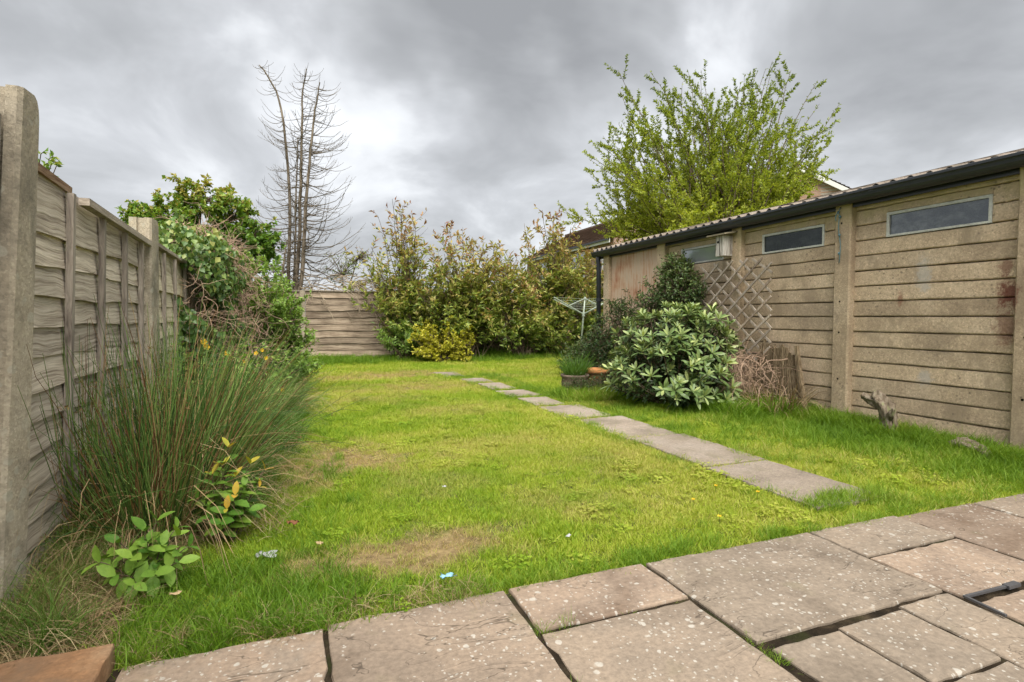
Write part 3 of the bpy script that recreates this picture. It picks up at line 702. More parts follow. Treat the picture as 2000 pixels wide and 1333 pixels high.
for (yb, ya, wi) in BAYS:
    for k, z in enumerate(RIBS):
        z1 = z + 0.1385
        if z1 > EAVE + 0.08: continue
        wy0, wy1 = WIN[wi][0], WIN[wi][1]
        if z1 <= WZ0 - 0.002 or z >= WZ1 - 0.005: rib(ya, yb, z, z1)
        elif z < WZ0 - 0.02:   # window starts inside this rib
            rib(ya, yb, z, WZ0 - 0.006)
        else:
            rib(ya, wy0 - 0.012, z, min(z1, 99)); rib(wy1 + 0.012, yb, z, z1)
            if z1 > WZ1 + 0.03: rib(wy0 - 0.011, wy1 + 0.011, WZ1 + 0.012, z1)
    y0, y1 = WIN[wi][0], WIN[wi][1]
    fr = MB(); x0, x1 = WALLX - 0.012, WALLX + 0.05; fwid = 0.013
    fr.box((x0, y0 - 0.01, WZ0 - 0.004), (x1, y1 + 0.01, WZ0 + fwid)).box((x0, y0 - 0.01, WZ1 - fwid), (x1, y1 + 0.01, WZ1 + 0.01)).box((x0 + .001, y0 - 0.01, WZ0 + fwid), (x1, y0 + fwid, WZ1 - fwid)).box((x0 + .001, y1 - fwid, WZ0 + fwid), (x1, y1 + 0.01, WZ1 - fwid))
    wf = fr.build('window', M['frame'], gar); wf['label'] = WIN[wi][3]
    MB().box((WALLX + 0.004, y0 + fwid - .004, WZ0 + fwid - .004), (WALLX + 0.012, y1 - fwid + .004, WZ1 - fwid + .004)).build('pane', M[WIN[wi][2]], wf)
# plywood infill in the end bay
MB().box((WALLX - 0.01, 6.555, 0.02), (WALLX + 0.01, 7.855, EAVE)).build('plywood_panel', M['ply'], gar)['label'] = 'reddish weathered plywood panel'
# body behind: far end wall, back wall, floor so the shed is closed
GW = 2.9
bd = MB()
bd.box((WALLX + 0.105, 8.05, -0.1), (WALLX + GW, 8.15, EAVE)).box((WALLX + GW, Y_NEAR, -0.1), (WALLX + GW + 0.1, 8.15, EAVE)).box((WALLX + 0.105, Y_NEAR, -0.1), (WALLX + GW, Y_NEAR + 0.1, EAVE))
rx = WALLX + GW / 2 + 0.05; rz = EAVE + 0.06 + tan(radians(11.5)) * (GW / 2 + 0.05)
bd.add([(WALLX + 0.1, 8.152, EAVE + .001), (WALLX + GW, 8.152, EAVE + .001), (rx, 8.152, rz - 0.03)], [(0, 2, 1)])
bd.box((WALLX + 0.1, Y_NEAR, 0.0), (WALLX + 0.14, 0.78, EAVE))
bd.build('end_and_back_wall', M['garage'], gar)
# corrugated sheets (real waves) - five lapped sheets down each slope
def sheet(y0, y1, lift, side):
    pitch_y = 0.146; n = int((y1 - y0) / pitch_y * 8); yy = np.linspace(y0, y1, n)
    wz = 0.028 * np.cos(2 * pi * yy / pitch_y)
    xe, xr = (WALLX - 0.10, rx) if side < 0 else (WALLX + GW + 0.2, rx)
    ze = EAVE + 0.080 + lift; zr = ze + tan(radians(11.5)) * abs(xr - xe)
    ze += lift
    top0 = np.stack([np.full(n, xe), yy, ze + wz], 1); top1 = np.stack([np.full(n, xr), yy, zr + wz], 1)
    V_ = np.concatenate([top0, top1, top0 - [0, 0, 0.008], top1 - [0, 0, 0.008]]); i = np.arange(n - 1)
    F_ = np.concatenate([np.stack([i, i + 1, n + i + 1, n + i], 1), np.stack([2 * n + i + 1, 2 * n + i, 3 * n + i, 3 * n + i + 1], 1), np.stack([i + 1, i, 2 * n + i, 2 * n + i + 1], 1), np.stack([n + i, n + i + 1, 3 * n + i + 1, 3 * n + i], 1)])
    fobj('roof_sheet', V_, F_, M['roof'], gar, smooth=False)
ye = np.linspace(Y_NEAR - 0.1, 8.27, 10)
for i in range(9):
    sheet(ye[i], ye[i + 1] + 0.07, 0.004 * (i % 2), -1); sheet(ye[i], ye[i + 1] + 0.07, 0.004 * (i % 2), 1)
rc = MB(); rc.beam((rx, Y_NEAR - 0.1, rz + 0.10), (rx, 8.3, rz + 0.10), 0.22, 0.05); rc.build('ridge_cap', M['roof'], gar)
# fascia + gutter (half round profile, swept) with falls to the far end
MB().beam((WALLX - 0.045, Y_NEAR - 0.1, EAVE + 0.02), (WALLX - 0.045, 8.18, EAVE - 0.02), 0.022, 0.10).build('fascia', M['gutter'], gar)
def gutter():
    mb = MB(); sec = []
    for a_ in np.linspace(0, pi, 9): sec.append((-0.058 * cos(a_), -0.062 * sin(a_)))
    sec = [(-0.064, 0.034), (-0.070, 0.030), (-0.070, 0.012), (-0.062, 0.006)] + sec[0:] + [(0.060, 0.03)]
    inner = [(x * 0.9, z * 0.9 + 0.004) for x, z in sec][::-1]
    prof = sec + inner; k = len(prof); vs = []
    for (y, zz) in ((Y_NEAR - 0.1, EAVE + 0.062), (8.25, EAVE + 0.012)):
        for x, z in prof: vs.append((WALLX - 0.115 + x, y, zz + z))
    fs = [(j, (j + 1) % k, k + (j + 1) % k, k + j) for j in range(k)]
    fs += [tuple(range(k))[::-1], tuple(range(k, 2 * k))]
    mb.add(vs, fs); g_ = mb.build('gutter', M['gutter'], gar, smooth=False)
    for y in (1.4, 3.35, 5.0, 6.75):
        z = EAVE + 0.062 - 0.05 * (y / 8.2)
        b = MB(); pts = [(WALLX - 0.115 - 0.061 * cos(a_), y, z - 0.065 * sin(a_)) for a_ in np.linspace(-0.3, pi + .2, 11)]
        vs = []; 
        for dy in (-0.02, 0.02):
            for p_ in pts: vs.append((p_[0], y + dy, p_[2]))
        n_ = len(pts); b.add(vs, [(j, j + 1, n_ + j + 1, n_ + j) for j in range(n_ - 1)]); b.build('gutter_bracket', M['gutter'], g_)
    MB().lathe((0, 0, 0), [(0.05, 0), (0.05, 0.01)], 12)
gutter()
dp = MB(); xg = WALLX - 0.115
dp.tube([(xg, 8.12, EAVE + 0.0), (xg, 8.12, EAVE - 0.10), (xg + 0.01, 8.12, EAVE - 0.18), (xg + 0.02, 8.12, 0.0)], 0.040, 10)
dpo = dp.build('downpipe', M['gutter'], gar, smooth=True)
for z in (0.75, 1.30): MB().tube([(xg + 0.018, 8.12, z - 0.03), (xg + 0.018, 8.12, z + 0.03)], 0.049, 10).box((xg + 0.018, 8.05, z - 0.012), (WALLX - 0.01, 8.19, z + 0.012)).build('pipe_clip', M['gutter'], dpo)

# bird box on the post by the pale window
bbx = WALLX - 0.075
bb = thing('bird_box', 'peeling white wooden bird box under the gutter beside pale window', 'bird box', (bbx - 0.06, 5.13, 1.72))
o = MB().box((bbx - 0.135, 5.075, 1.722), (bbx - 0.004, 5.205, 1.955)).build('box', M['birdbox'], bb)
MB().tube([(bbx - 0.137, 5.165, 1.885), (bbx - 0.130, 5.165, 1.885)], 0.016, 14).build('entrance_hole', M['hole'], o)
MB().box((bbx - 0.139, 5.136, 1.726), (bbx - 0.1352, 5.140, 1.95)).build('board_joint', M['hole'], o)
rb = MB(); rb.add([(bbx - 0.19, 5.0, 1.955), (bbx + 0.0, 5.0, 1.985), (bbx + 0.0, 5.30, 1.985), (bbx - 0.19, 5.30, 1.955), (bbx - 0.19, 5.0, 1.972), (bbx + 0.0, 5.0, 2.002), (bbx + 0.0, 5.30, 2.002), (bbx - 0.19, 5.30, 1.972)],
                   [(0, 3, 2, 1), (4, 5, 6, 7), (0, 1, 5, 4), (1, 2, 6, 5), (2, 3, 7, 6), (3, 0, 4, 7)]); rb.build('roof', M['birdroof'], bb)
# frayed blue rope
r = np.random.default_rng(5)
pts = [(WALLX - 0.085, 3.70, 2.03), (WALLX - 0.095, 3.715, 1.97)] + [(WALLX - 0.088 + r.normal(0, .003), 3.70 + 0.012 * sin(i * .8), 1.95 - 0.055 * i) for i in range(9)]
rp = MB().tube(pts, 0.0045, 6)
pts2 = [(WALLX - 0.088, 3.72, 2.0), (WALLX - 0.093, 3.745, 1.94), (WALLX - 0.086, 3.74, 1.905)]
rp.tube(pts2, 0.005, 6)
for i in range(3): rp.lathe((WALLX - 0.09, 3.70, 1.6 + 0.17 * i), [(0.003, -0.014), (0.011, -0.005), (0.011, 0.005), (0.003, 0.014)], 8)
props(rp.build('rope', M['rope'], None, smooth=True), 'thin blue rope hanging from gutter down a concrete garage post', 'rope')

# ------------------------------------------------------------------ fences
def waney(p0, p1, z0, z1, mat, parent, rng_, th=0.016, lean=0.016, wav=0.012, nrm=None, name='board', n=13):
    """waney-edge lap board between two ground points: wavy lower edge standing proud of the board below"""
    p0 = np.array(p0, float); p1 = np.array(p1, float); d = unit(p1 - p0)
    nr = np.array(nrm, float); t_ = np.linspace(0, 1, n)
    ph = rng_.uniform(0, 6.28, 3); amp = rng_.uniform(0.4, 1.0, 3) * wav
    w_ = amp[0] * np.sin(t_ * 5 + ph[0]) + amp[1] * 0.6 * np.sin(t_ * 11 + ph[1]) + amp[2] * 0.35 * np.sin(t_ * 23 + ph[2])
    vs = []; bow = rng_.normal(0, 0.004)
    for i, tt in enumerate(t_):
        b = p0 + (p1 - p0) * tt
        o_ = bow * sin(pi * tt) + rng_.normal(0, 0.0012)
        fb = b + nr * (lean + o_); ft = b + nr * (0.0 + o_)
        vs += [(fb[0], fb[1], z0 + w_[i]), (ft[0], ft[1], z1), (ft[0] - nr[0] * th, ft[1] - nr[1] * th, z1), (fb[0] - nr[0] * th, fb[1] - nr[1] * th, z0 + w_[i] + 0.002)]
    fs = []
    for i in range(n - 1):
        for j in range(4): fs.append((i * 4 + j, i * 4 + (j + 1) % 4, (i + 1) * 4 + (j + 1) % 4, (i + 1) * 4 + j))
    fs += [(3, 2, 1, 0), tuple((n - 1) * 4 + j for j in range(4))]
    mb = MB(); mb.add(vs, fs); return mb.build(name, mat, parent)
def cpost(c, w, dpt, zt, mat, parent, lean=(0, 0), round_top=0.05, ang=0.0, name='post'):
    """concrete post, w along the fence, dpt across, rounded shoulder at the top on the garden side, slot groove on both ends"""
    mb = MB(); ca, sa = cos(ang), sin(ang)
    g = 0.022
    # plan profile in (a along fence, b across, garden side b+)
    prof = [(-w / 2, -dpt / 2), (w / 2, -dpt / 2), (w / 2, -0.022), (w / 2 - g, -0.018), (w / 2 - g, 0.018), (w / 2, 0.022), (w / 2, dpt / 2 - 0.012), (w / 2 - 0.012, dpt / 2), (-w / 2 + 0.012, dpt / 2), (-w / 2, dpt / 2 - 0.012), (-w / 2, 0.022), (-w / 2 + g, 0.018), (-w / 2 + g, -0.018), (-w / 2, -0.022)]
    zs = [-0.2, 0.5, 1.0, zt - round_top * 1.2, zt - round_top * 0.6, zt - round_top * 0.2, zt]
    sh = [0, 0, 0, 0.0, 0.10, 0.30, 0.62]
    vs = []; k = len(prof)
    for z, s_ in zip(zs, sh):
        for a_, b_ in prof:
            a2 = a_ - s_ * round_top * (1 if a_ > 0 else 0) if a_ > 0 else a_
            x = c[0] + b_ * ca + a2 * sa + lean[0] * z; y = c[1] - b_ * sa + a2 * ca + lean[1] * z
            vs.append((x, y, z))
    fs = [tuple(range(k))[::-1]]
    for q in range(len(zs) - 1):
        for j in range(k): fs.append((q * k + j, q * k + (j + 1) % k, (q + 1) * k + (j + 1) % k, (q + 1) * k + j))
    top = (len(zs) - 1) * k
    vs.append((c[0] + lean[0] * zt, c[1] + lean[1] * zt, zt + 0.004)); fs += [(top + j, top + (j + 1) % k, len(vs) - 1) for j in range(k)]
    mb.add(vs, fs); return mb.build(name, mat, parent)
lf = thing('side_fence', 'weathered grey waney lap fence between concrete posts beside the lawn', 'fence', (fence_x(2.3), 2.3, 0))
FA = atan(0.048); FD = np.array([-sin(FA), cos(FA), 0]); FN = np.array([cos(FA), sin(FA), 0])
FL0 = len(COL.objects)
def fp(y, off=0.0):
    return np.array([fence_x(y), y, 0]) + FN * off
r = np.random.default_rng(3)
cpost(fp(2.325, -0.065), 0.13, 0.13, 1.75, M['post'], lf, round_top=0.06, ang=FA)
cpost(fp(4.38, -0.05), 0.17, 0.13, 1.665, M['post'], lf, round_top=0.05, ang=FA)
cpost(fp(6.38, -0.05), 0.13, 0.12, 1.65, M['post'], lf, ang=FA)
cpost(fp(8.40, -0.05), 0.13, 0.12, 1.65, M['post'], lf, ang=FA)
cpost(fp(10.4, -0.05), 0.13, 0.12, 1.65, M['post'], lf, ang=FA)
cpost(fp(0.33, -0.07), 0.13, 0.12, 1.75, M['post'], lf, ang=FA)
def panel(ya, yb, ztop, mat, pitch, bat, capm, off=-0.045, gap=True, zbot=0.02):
    nb = int((ztop - zbot) / pitch)
    for i in range(nb):
        z0 = zbot + i * pitch
        z1 = min(z0 + pitch + 0.03, ztop)
        if i == nb - 1: z1 = ztop
        waney(fp(ya, off), fp(yb, off), z0, z1, mat, lf, r, nrm=FN, wav=0.010)
    for y in bat:
        lz = ztop - 0.02 + r.normal(0, 0.01)
        b = MB(); p0 = fp(y, off + 0.027); b.beam(p0 + [0, 0, zbot - .02], p0 + [0, r.normal(0, .004), lz], 0.034, 0.024, up=tuple(FN)); b.build('batten', M['batten'], lf)
panel(2.392, 4.29, 1.535, M['fence'], 0.118, (2.80, 3.25, 3.70, 4.10), M['cap'])
panel(4.47, 6.31, 1.515, M['palefence'], 0.118, (5.42, 6.0, 4.9), M['cap'])
panel(6.46, 8.33, 1.53, M['fence'], 0.118, (6.9, 7.6), M['cap'])
panel(8.47, 10.33, 1.53, M['fence'], 0.118, (8.9, 9.6), M['cap'])
panel(10.47, 13.0, 1.53, M['fence'], 0.118, (11.2, 12.2), M['cap'])
panel(0.40, 2.255, 1.66, M['fence'], 0.118, (0.9, 1.4, 1.85), M['cap'], off=-0.105)
# capping rails, the first one split and dropped at its near end
MB().beam(fp(2.40, -0.050) + [0, 0, 1.552], fp(2.86, -0.050) + [0, 0, 1.536], 0.034, 0.030).build('cap_rail', M['capred'], lf)['label'] = 'snapped reddish capping rail'
MB().beam(fp(2.93, -0.010) + [0, 0, 1.508], fp(4.285, -0.008) + [0, 0, 1.490], 0.040, 0.032).build('cap_rail', M['cap'], lf)
MB().beam(fp(3.25, -0.052) + [0, 0, 1.535], fp(4.285, -0.05) + [0, 0, 1.530], 0.035, 0.014).build('cap_rail', M['cap'], lf)
for a_, b_, z in ((4.44, 6.31, 1.53), (6.46, 8.33, 1.545), (8.47, 10.33, 1.545), (10.47, 13.0, 1.545)):
    MB().beam(fp(a_, -0.035) + [0, 0, z], fp(b_, -0.035) + [0, 0, z - 0.004], 0.055, 0.026).build('cap_rail', M['cap'], lf)
MB().beam(fp(0.4, -0.088) + [0, 0, 1.675], fp(2.25, -0.088) + [0, 0, 1.67], 0.06, 0.03).build('cap_rail', M['cap'], lf)
MB().beam(fp(2.235, -0.075) + [0, 0, 0.0], fp(2.235, -0.075) + [0, 0, 1.65], 0.03, 0.045, up=tuple(FN)).build('batten', M['batten'], lf)

# the old fence leans out of plumb, most at the near post
for o in lf.children:
    me = o.data; n_ = len(me.vertices); co = np.empty(n_ * 3, np.float32); me.vertices.foreach_get('co', co); co = co.reshape(-1, 3)
    co[:, 0] += np.interp(co[:, 1], [0.3, 2.32, 2.4, 4.4, 7], [0.03, 0.066, 0.046, 0.020, 0.0]) * (co[:, 2] - 1.65)
    me.vertices.foreach_set('co', co.ravel()); me.update()
bf = thing('back_fence', 'brown waney lap fence across the end of the lawn behind shrubs', 'fence', (0, BACKY, 0))
r = np.random.default_rng(8)
bx = [-1.9, 0.015, 1.98, 3.93, 5.88, 7.83, 9.78, 11.73]
for x in bx:
    cpost((x, BACKY + 0.02), 0.115, 0.11, 1.64 if x != 0.015 else 1.60, M['backpost'], bf, ang=-pi / 2 + pi, round_top=0.03)
for i in range(len(bx) - 1):
    xa, xb = bx[i] + 0.06, bx[i + 1] - 0.06
    zt = 1.60 + r.normal(0, 0.01); pitch = 0.156; zb = 0.10
    for k in range(10):
        z0 = zb + k * pitch * 0.96; z1 = z0 + pitch + 0.02
        if z1 > zt: z1 = zt
        if z1 - z0 < 0.03: continue
        waney((xa, BACKY + 0.02, 0), (xb, BACKY + 0.02, 0), z0, z1, M['back'], bf, r, th=0.014, lean=0.022, wav=0.014, nrm=(0, -1, 0))
    MB().beam((xa, BACKY + 0.0, zt + 0.008), (xb, BACKY + 0.0, zt + 0.004), 0.06, 0.028).build('cap_rail', M['batten'], bf)
    MB().beam((xa - .02, BACKY - 0.012, 0.05), (xb + .02, BACKY - 0.012, 0.05), 0.03, 0.14).build('gravel_board', M['backpost'], bf)

# ------------------------------------------------------------------ neighbouring houses
def house(name, label, c, ang, wdt, dep, eave, ridge, wins, pipe=None):
    """gabled brick house; local x across the front, y depth, front at y=0; ridge along local x or y given by ridge axis"""
    R3 = Matrix.Translation(Vector((c[0], c[1], 0))) @ Matrix.Rotation(ang, 4, 'Z')
    h = thing(name, label, 'house', (c[0], c[1], 0))
    def T(p): return tuple(R3 @ Vector(p))
    mb = MB(); axis, rzv = ridge
    vs = [(-wdt / 2, 0, -0.1), (wdt / 2, 0, -0.1), (wdt / 2, dep, -0.1), (-wdt / 2, dep, -0.1), (-wdt / 2, 0, eave), (wdt / 2, 0, eave), (wdt / 2, dep, eave), (-wdt / 2, dep, eave)]
    fs = [(0, 1, 5, 4), (1, 2, 6, 5), (2, 3, 7, 6), (3, 0, 4, 7)]
    ov = 0.35
    if axis == 'x':
        vs += [(-wdt / 2, dep / 2, rzv), (wdt / 2, dep / 2, rzv)]; fs += [(5, 6, 9), (7, 4, 8)]
        sl = (rzv - eave) / (dep / 2)
        slopes = [[(-wdt / 2 - .2, -ov, eave - ov * sl), (wdt / 2 + .2, -ov, eave - ov * sl), (wdt / 2 + .2, dep / 2, rzv), (-wdt / 2 - .2, dep / 2, rzv)],
                  [(wdt / 2 + .2, dep + ov, eave - ov * sl), (-wdt / 2 - .2, dep + ov, eave - ov * sl), (-wdt / 2 - .2, dep / 2, rzv), (wdt / 2 + .2, dep / 2, rzv)]]
    else:
        vs += [(0, 0, rzv), (0, dep, rzv)]; fs += [(4, 5, 8), (6, 7, 9)]
        sl = (rzv - eave) / (wdt / 2)
        slopes = [[(wdt / 2 + ov, -.25, eave - ov * sl), (wdt / 2 + ov, dep + .25, eave - ov * sl), (0, dep + .25, rzv), (0, -.25, rzv)],
                  [(-wdt / 2 - ov, dep + .25, eave - ov * sl), (-wdt / 2 - ov, -.25, eave - ov * sl), (0, -.25, rzv), (0, dep + .25, rzv)]]
    mb.add([T(p) for p in vs], fs); mb.build('wall', M['brick'], h)
    # tiled roof: stepped courses
    rf = MB(); nC = 22
    for S in slopes:
        A, B, C_, D_ = [np.array(p) for p in S]
        nrm = unit(np.cross(B - A, D_ - A))
        for i in range(nC):
            t0, t1 = i / nC, (i + 1) / nC
            a0 = A + (D_ - A) * t0 + nrm * 0.13; b0 = B + (C_ - B) * t0 + nrm * 0.13; a1 = A + (D_ - A) * t1 + nrm * 0.09; b1 = B + (C_ - B) * t1 + nrm * 0.09
            rf.add([T(p) for p in (a0, b0, b1, a1, a0 - nrm * 0.07, b0 - nrm * 0.07)], [(0, 1, 2, 3), (4, 5, 1, 0)])
    ro = rf.build('roof', M['tile'], h)
    if axis == 'x':
        MB().beam(T((-wdt / 2 - .2, dep / 2, rzv + .13)), T((wdt / 2 + .2, dep / 2, rzv + .13)), 0.25, 0.12).build('ridge_tiles', M['tile'], ro)
        MB().beam(T((-wdt / 2 - .15, -ov + .02, eave - ov * sl)), T((wdt / 2 + .15, -ov + .02, eave - ov * sl)), 0.03, 0.22).build('fascia', M['upvc'], h)
        MB().beam(T((-wdt / 2 - .15, -ov - .06, eave - ov * sl + .06)), T((wdt / 2 + .15, -ov - .06, eave - ov * sl + .06)), 0.11, 0.09).build('gutter', M['gutter'], h)
    else:
        MB().beam(T((0, -.25, rzv + .13)), T((0, dep + .25, rzv + .13)), 0.25, 0.12).build('ridge_tiles', M['tile'], ro)
        for s_ in (1, -1):
            MB().beam(T((0, -.22, rzv - 0.06)), T((s_ * (wdt / 2 + ov), -.22, eave - ov * sl - 0.06)), 0.04, 0.20).build('barge_board', M['upvc'], h)
    for (xc, zc_, ww, hh, nm) in wins:
        f_ = MB(); y0, y1 = -0.05, 0.06; b_ = 0.07
        for (xa, za, xb, zb) in ((xc - ww / 2, zc_ - hh / 2, xc + ww / 2, zc_ - hh / 2 + b_), (xc - ww / 2, zc_ + hh / 2 - b_, xc + ww / 2, zc_ + hh / 2)):
            f_.box((xa, y0, za), (xb, y1, zb), R3)
        for k in range(nm + 1):
            xx = xc - ww / 2 + (ww - b_) * k / nm
            f_.box((xx, y0 + .003, zc_ - hh / 2 + b_), (xx + b_, y1, zc_ + hh / 2 - b_), R3)
        wo_ = f_.build('window', M['upvc'], h)
        for k in range(nm):
            xa = xc - ww / 2 + (ww - b_) * k / nm + b_; xb = xc - ww / 2 + (ww - b_) * (k + 1) / nm
            MB().box((xa, -0.02, zc_ - hh / 2 + b_), (xb, 0.0, zc_ + hh / 2 - b_), R3).build('pane', M['house_glass'], wo_)
        MB().box((xc - ww / 2 - .08, -0.12, zc_ - hh / 2 - .08), (xc + ww / 2 + .08, 0.02, zc_ - hh / 2 - .003), R3).build('sill', M['upvc'], wo_)
    if pipe is not None:
        MB().tube([T((pipe, -0.09, 0)), T((pipe, -0.09, eave - .25))], 0.05, 8).build('downpipe', M['gutter'], h)
    return h
# terrace facing the garden beyond the back corner (front looks towards -X): local x -> -Y
house('house', 'brick house with white windows and brown tiled roof beyond the shrubs', (15.1, 30.4), -pi / 2, 11.6, 6.4, 5.15, ('x', 6.9), [(1.95, 4.0, 1.7, 1.45, 3), (4.75, 4.0, 1.0, 1.45, 2), (-2.5, 4.0, 1.7, 1.45, 3)], pipe=3.45)
gb = unit(np.array([cos(radians(45)), sin(radians(45)), 0]))
house('house', 'gable end of a pale brick house rising behind the bushy tree', (22.7, 20.2), -pi / 2 + radians(44), 7.2, 7.0, 6.1, ('y', 8.35), [])

# ------------------------------------------------------------------ vegetation helpers
UP = np.array([0, 0, 1.0])
def leaf_frames(rng, d, spread=0.9, upw=0.6):
    """leaf directions and normals around twig directions d"""
    n = len(d); rad = rand_unit(rng, n); rad = unit(rad - d * (rad * d).sum(1, keepdims=True))
    D = unit(d * (1 - 0.5 * spread) + rad * spread)
    N = unit(UP * upw + rand_unit(rng, n) * 0.6 + d * 0.2)
    return D, N
def sub(P, D, rng, per, t0, t1, ang=0.8, L=(0.3, 0.6), k=4, taper=0.6, bend=(0, 0, 0.3), wob=0.08):
    m = len(P); idx = np.repeat(np.arange(m), per); t_ = rng.uniform(t0, t1, len(idx))
    p, d = along(P, D, idx, t_)
    rad = rand_unit(rng, len(p)); rad = unit(rad - d * (rad * d).sum(1, keepdims=True))
    dd = unit(d * cos(ang) + rad * sin(ang))
    LL = rng.uniform(L[0], L[1], len(p)) * (1 - taper * t_)
    return shoots(p, dd, LL, k, rng, bend, wob) + (idx, t_)
def leaves_on(P, D, rng, per, t0=0.1, t1=1.0):
    m = len(P); idx = np.repeat(np.arange(m), per); t_ = rng.uniform(t0, t1, len(idx))
    p, d = along(P, D, idx, t_); return p, d, t_, idx
def taper_r(m, k, r0, r1): return np.linspace(1, 0, k)[None, :] * (np.broadcast_to(np.asarray(r0, float), (m,)) - r1)[:, None] + r1
TRI = lambda VF: VF

# ------------------------------------------------------------------ dead conifer behind the back fence
rng = np.random.default_rng(21)
TY = 14.1
def tp(u, v, dy=0.0): return ony(u, v, TY + dy)
dt = thing('dead_tree', 'tall bare dead conifer with several upright stems behind back fence', 'tree', tuple(np.array([tp(575, 600)[0], TY, 0])))
stems = [([(566, 640), (562, 600), (563, 545), (565, 480), (566, 400), (562, 320), (553, 230), (540, 180), (520, 143), (506, 127)], 0.055, 0.3),
         ([(572, 640), (574, 590), (580, 540), (585, 470), (587, 380), (589, 300), (590, 230), (591, 180), (598, 135)], 0.062, 0.0),
         ([(576, 640), (580, 590), (590, 540), (594, 470), (598, 390), (605, 310), (612, 240), (619, 195), (625, 162)], 0.062, -0.15),
         ([(570, 640), (571, 590), (575, 540), (577, 470), (577, 400), (580, 330), (583, 270)], 0.036, 0.2),
         ([(555, 640), (550, 570), (551, 535), (556, 500), (560, 470)], 0.05, -0.1)]
parts = []; SP = []
for pts, r0, dy in stems:
    P_ = np.array([tp(u, v, dy) for u, v in pts]); n = len(P_)
    tt = np.linspace(0, 1, 24); xx = np.linspace(0, 1, n)
    Q = np.stack([np.interp(tt, xx, P_[:, i]) for i in range(3)], 1); Q += rng.normal(0, 0.006, Q.shape)
    SP.append(Q); parts.append(tubes(Q[None], np.linspace(r0, 0.012, 24)[None] + np.where(tt < .15, 0.04, 0)[None], 7))
V, F = cat(parts); fobj('trunk', V, F, M['deadbark'], dt, smooth=True)
# whorled side branches: droop away from the stem then curl up
SPd = [np.gradient(q, axis=0) for q in SP]
bp, bl, bd_ = [], [], []
for si, q in enumerate(SP):
    cnt = [85, 130, 140, 65, 18][si]
    for _ in range(cnt):
        t_ = rng.uniform(0.16, 0.97) ** 0.85; i = t_ * 23; a = int(i); p = q[a] * (1 - i + a) + q[min(a + 1, 23)] * (i - a)
        if p[2] < 1.5: continue
        frac = np.clip((p[2] - 1.5) / 5.6, 0, 1)
        az = rng.uniform(0, 2 * pi)
        out = np.array([cos(az), sin(az), 0])
        L = (1.95 * (1 - frac) ** 0.75 + 0.25) * rng.choice([rng.uniform(0.12, 0.5), rng.uniform(0.55, 1.1)], p=[.4, .6])
        if out[0] < 0: L *= 0.78
        bp.append(p); bl.append(L); bd_.append(out + np.array([0, 0, -0.12 - 0.25 * (1 - frac) + rng.normal(0, .12)]))
bp, bl, bd_ = np.array(bp), np.array(bl), np.array(bd_)
B1, D1 = shoots(bp, bd_, bl, 8, rng, (0, 0, 1.1), 0.10, bend_grow=True)
parts = [tubes(B1, taper_r(len(B1), 8, 0.004 + 0.006 * bl, 0.0025), 4)]
lo = B1[:, 0, 2] < rng.uniform(2.5, 6.0, len(B1))
B2, D2, _, _ = sub(B1[lo], D1[lo], rng, 6, 0.25, 0.95, 0.55, (0.12, 0.42), 4, 0.5, (0, 0, 0.5), 0.08)
parts.append(tubes(B2, taper_r(len(B2), 4, 0.004, 0.0018), 3))
V, F = cat(parts); fobj('branches', V, F, M['deadtwig'], dt)
# pale hanging boughs over the fence top
n = 46
p0 = np.stack([rng.uniform(-0.1, 1.4, n), np.full(n, 13.6), rng.uniform(1.55, 1.95, n)], 1)
d0 = np.stack([rng.uniform(0.2, 0.9, n), rng.uniform(-1.0, -0.3, n), rng.uniform(-0.1, 0.35, n)], 1)
B3, D3 = shoots(p0, d0, rng.uniform(0.7, 1.5, n), 7, rng, (0, 0, -1.1), 0.07)
B4, D4, _, _ = sub(B3, D3, rng, 6, 0.2, 0.95, 0.5, (0.15, 0.4), 4, 0.4, (0, 0, -0.5), 0.1)
V, F = cat([tubes(B3, taper_r(n, 7, 0.012, 0.004), 4), tubes(B4, taper_r(len(B4), 4, 0.005, 0.0025), 3)])
fobj('drooping_branches', V, F, M['twig'], dt)

# ------------------------------------------------------------------ bushy willow-like tree behind the garage
rng = np.random.default_rng(31)
WD = unit(np.array([RT[0], RT[1], 0]))            # across the view
base = np.array([10.1, 11.3, 0.0])
wt = thing('bushy_tree', 'broad light green tree with long fanning shoots behind the garage roof', 'tree', tuple(base))
def fan_tree(root, base, tips, rng, k=9, spreadz=1.3):
    pass
tipsA = [(1107, 410), (1150, 345), (1138, 290), (1180, 260), (1205, 145), (1225, 190), (1270, 132), (1330, 160), (1365, 128), (1378, 135), (1440, 135), (1480, 130), (1512, 130), (1540, 145), (1580, 158), (1600, 200), (1636, 212), (1622, 268), (1612, 300), (1590, 335), (1560, 350),
         (1160, 440), (1135, 430), (1250, 240), (1300, 190), (1410, 165), (1450, 190), (1500, 200), (1550, 230), (1200, 330), (1190, 390), (1570, 290), (1540, 320)]
tips = []; 
for (u, v) in tipsA:
    for j in range(3 if v < 350 else 2):
        f = [1.0, rng.uniform(0.8, 0.97), rng.uniform(0.62, 0.9)][j]
        dpt_ = rng.uniform(-1.6, 1.8) * (1 if j else 0.6)
        Z0 = 14.2 + dpt_
        q = CP + ray(u + rng.normal(0, 10), v + rng.normal(0, 8)) * Z0
        c0 = base + np.array([0, 0, 2.0]); tips.append(c0 + (q - c0) * f)
for j in range(95):
    u = rng.uniform(1180, 1560); v = rng.uniform(200, 460)
    if ((u - 1370) / 230) ** 2 + ((v - 400) / 260) ** 2 > 1: continue
    tips.append(CP + ray(u, v) * (14.2 + rng.uniform(-2.3, 1.2)))
tips = np.array(tips); m = len(tips)
start = base + np.stack([rng.normal(0, .35, m), rng.normal(0, .35, m), rng.uniform(0.6, 2.2, m)], 1)
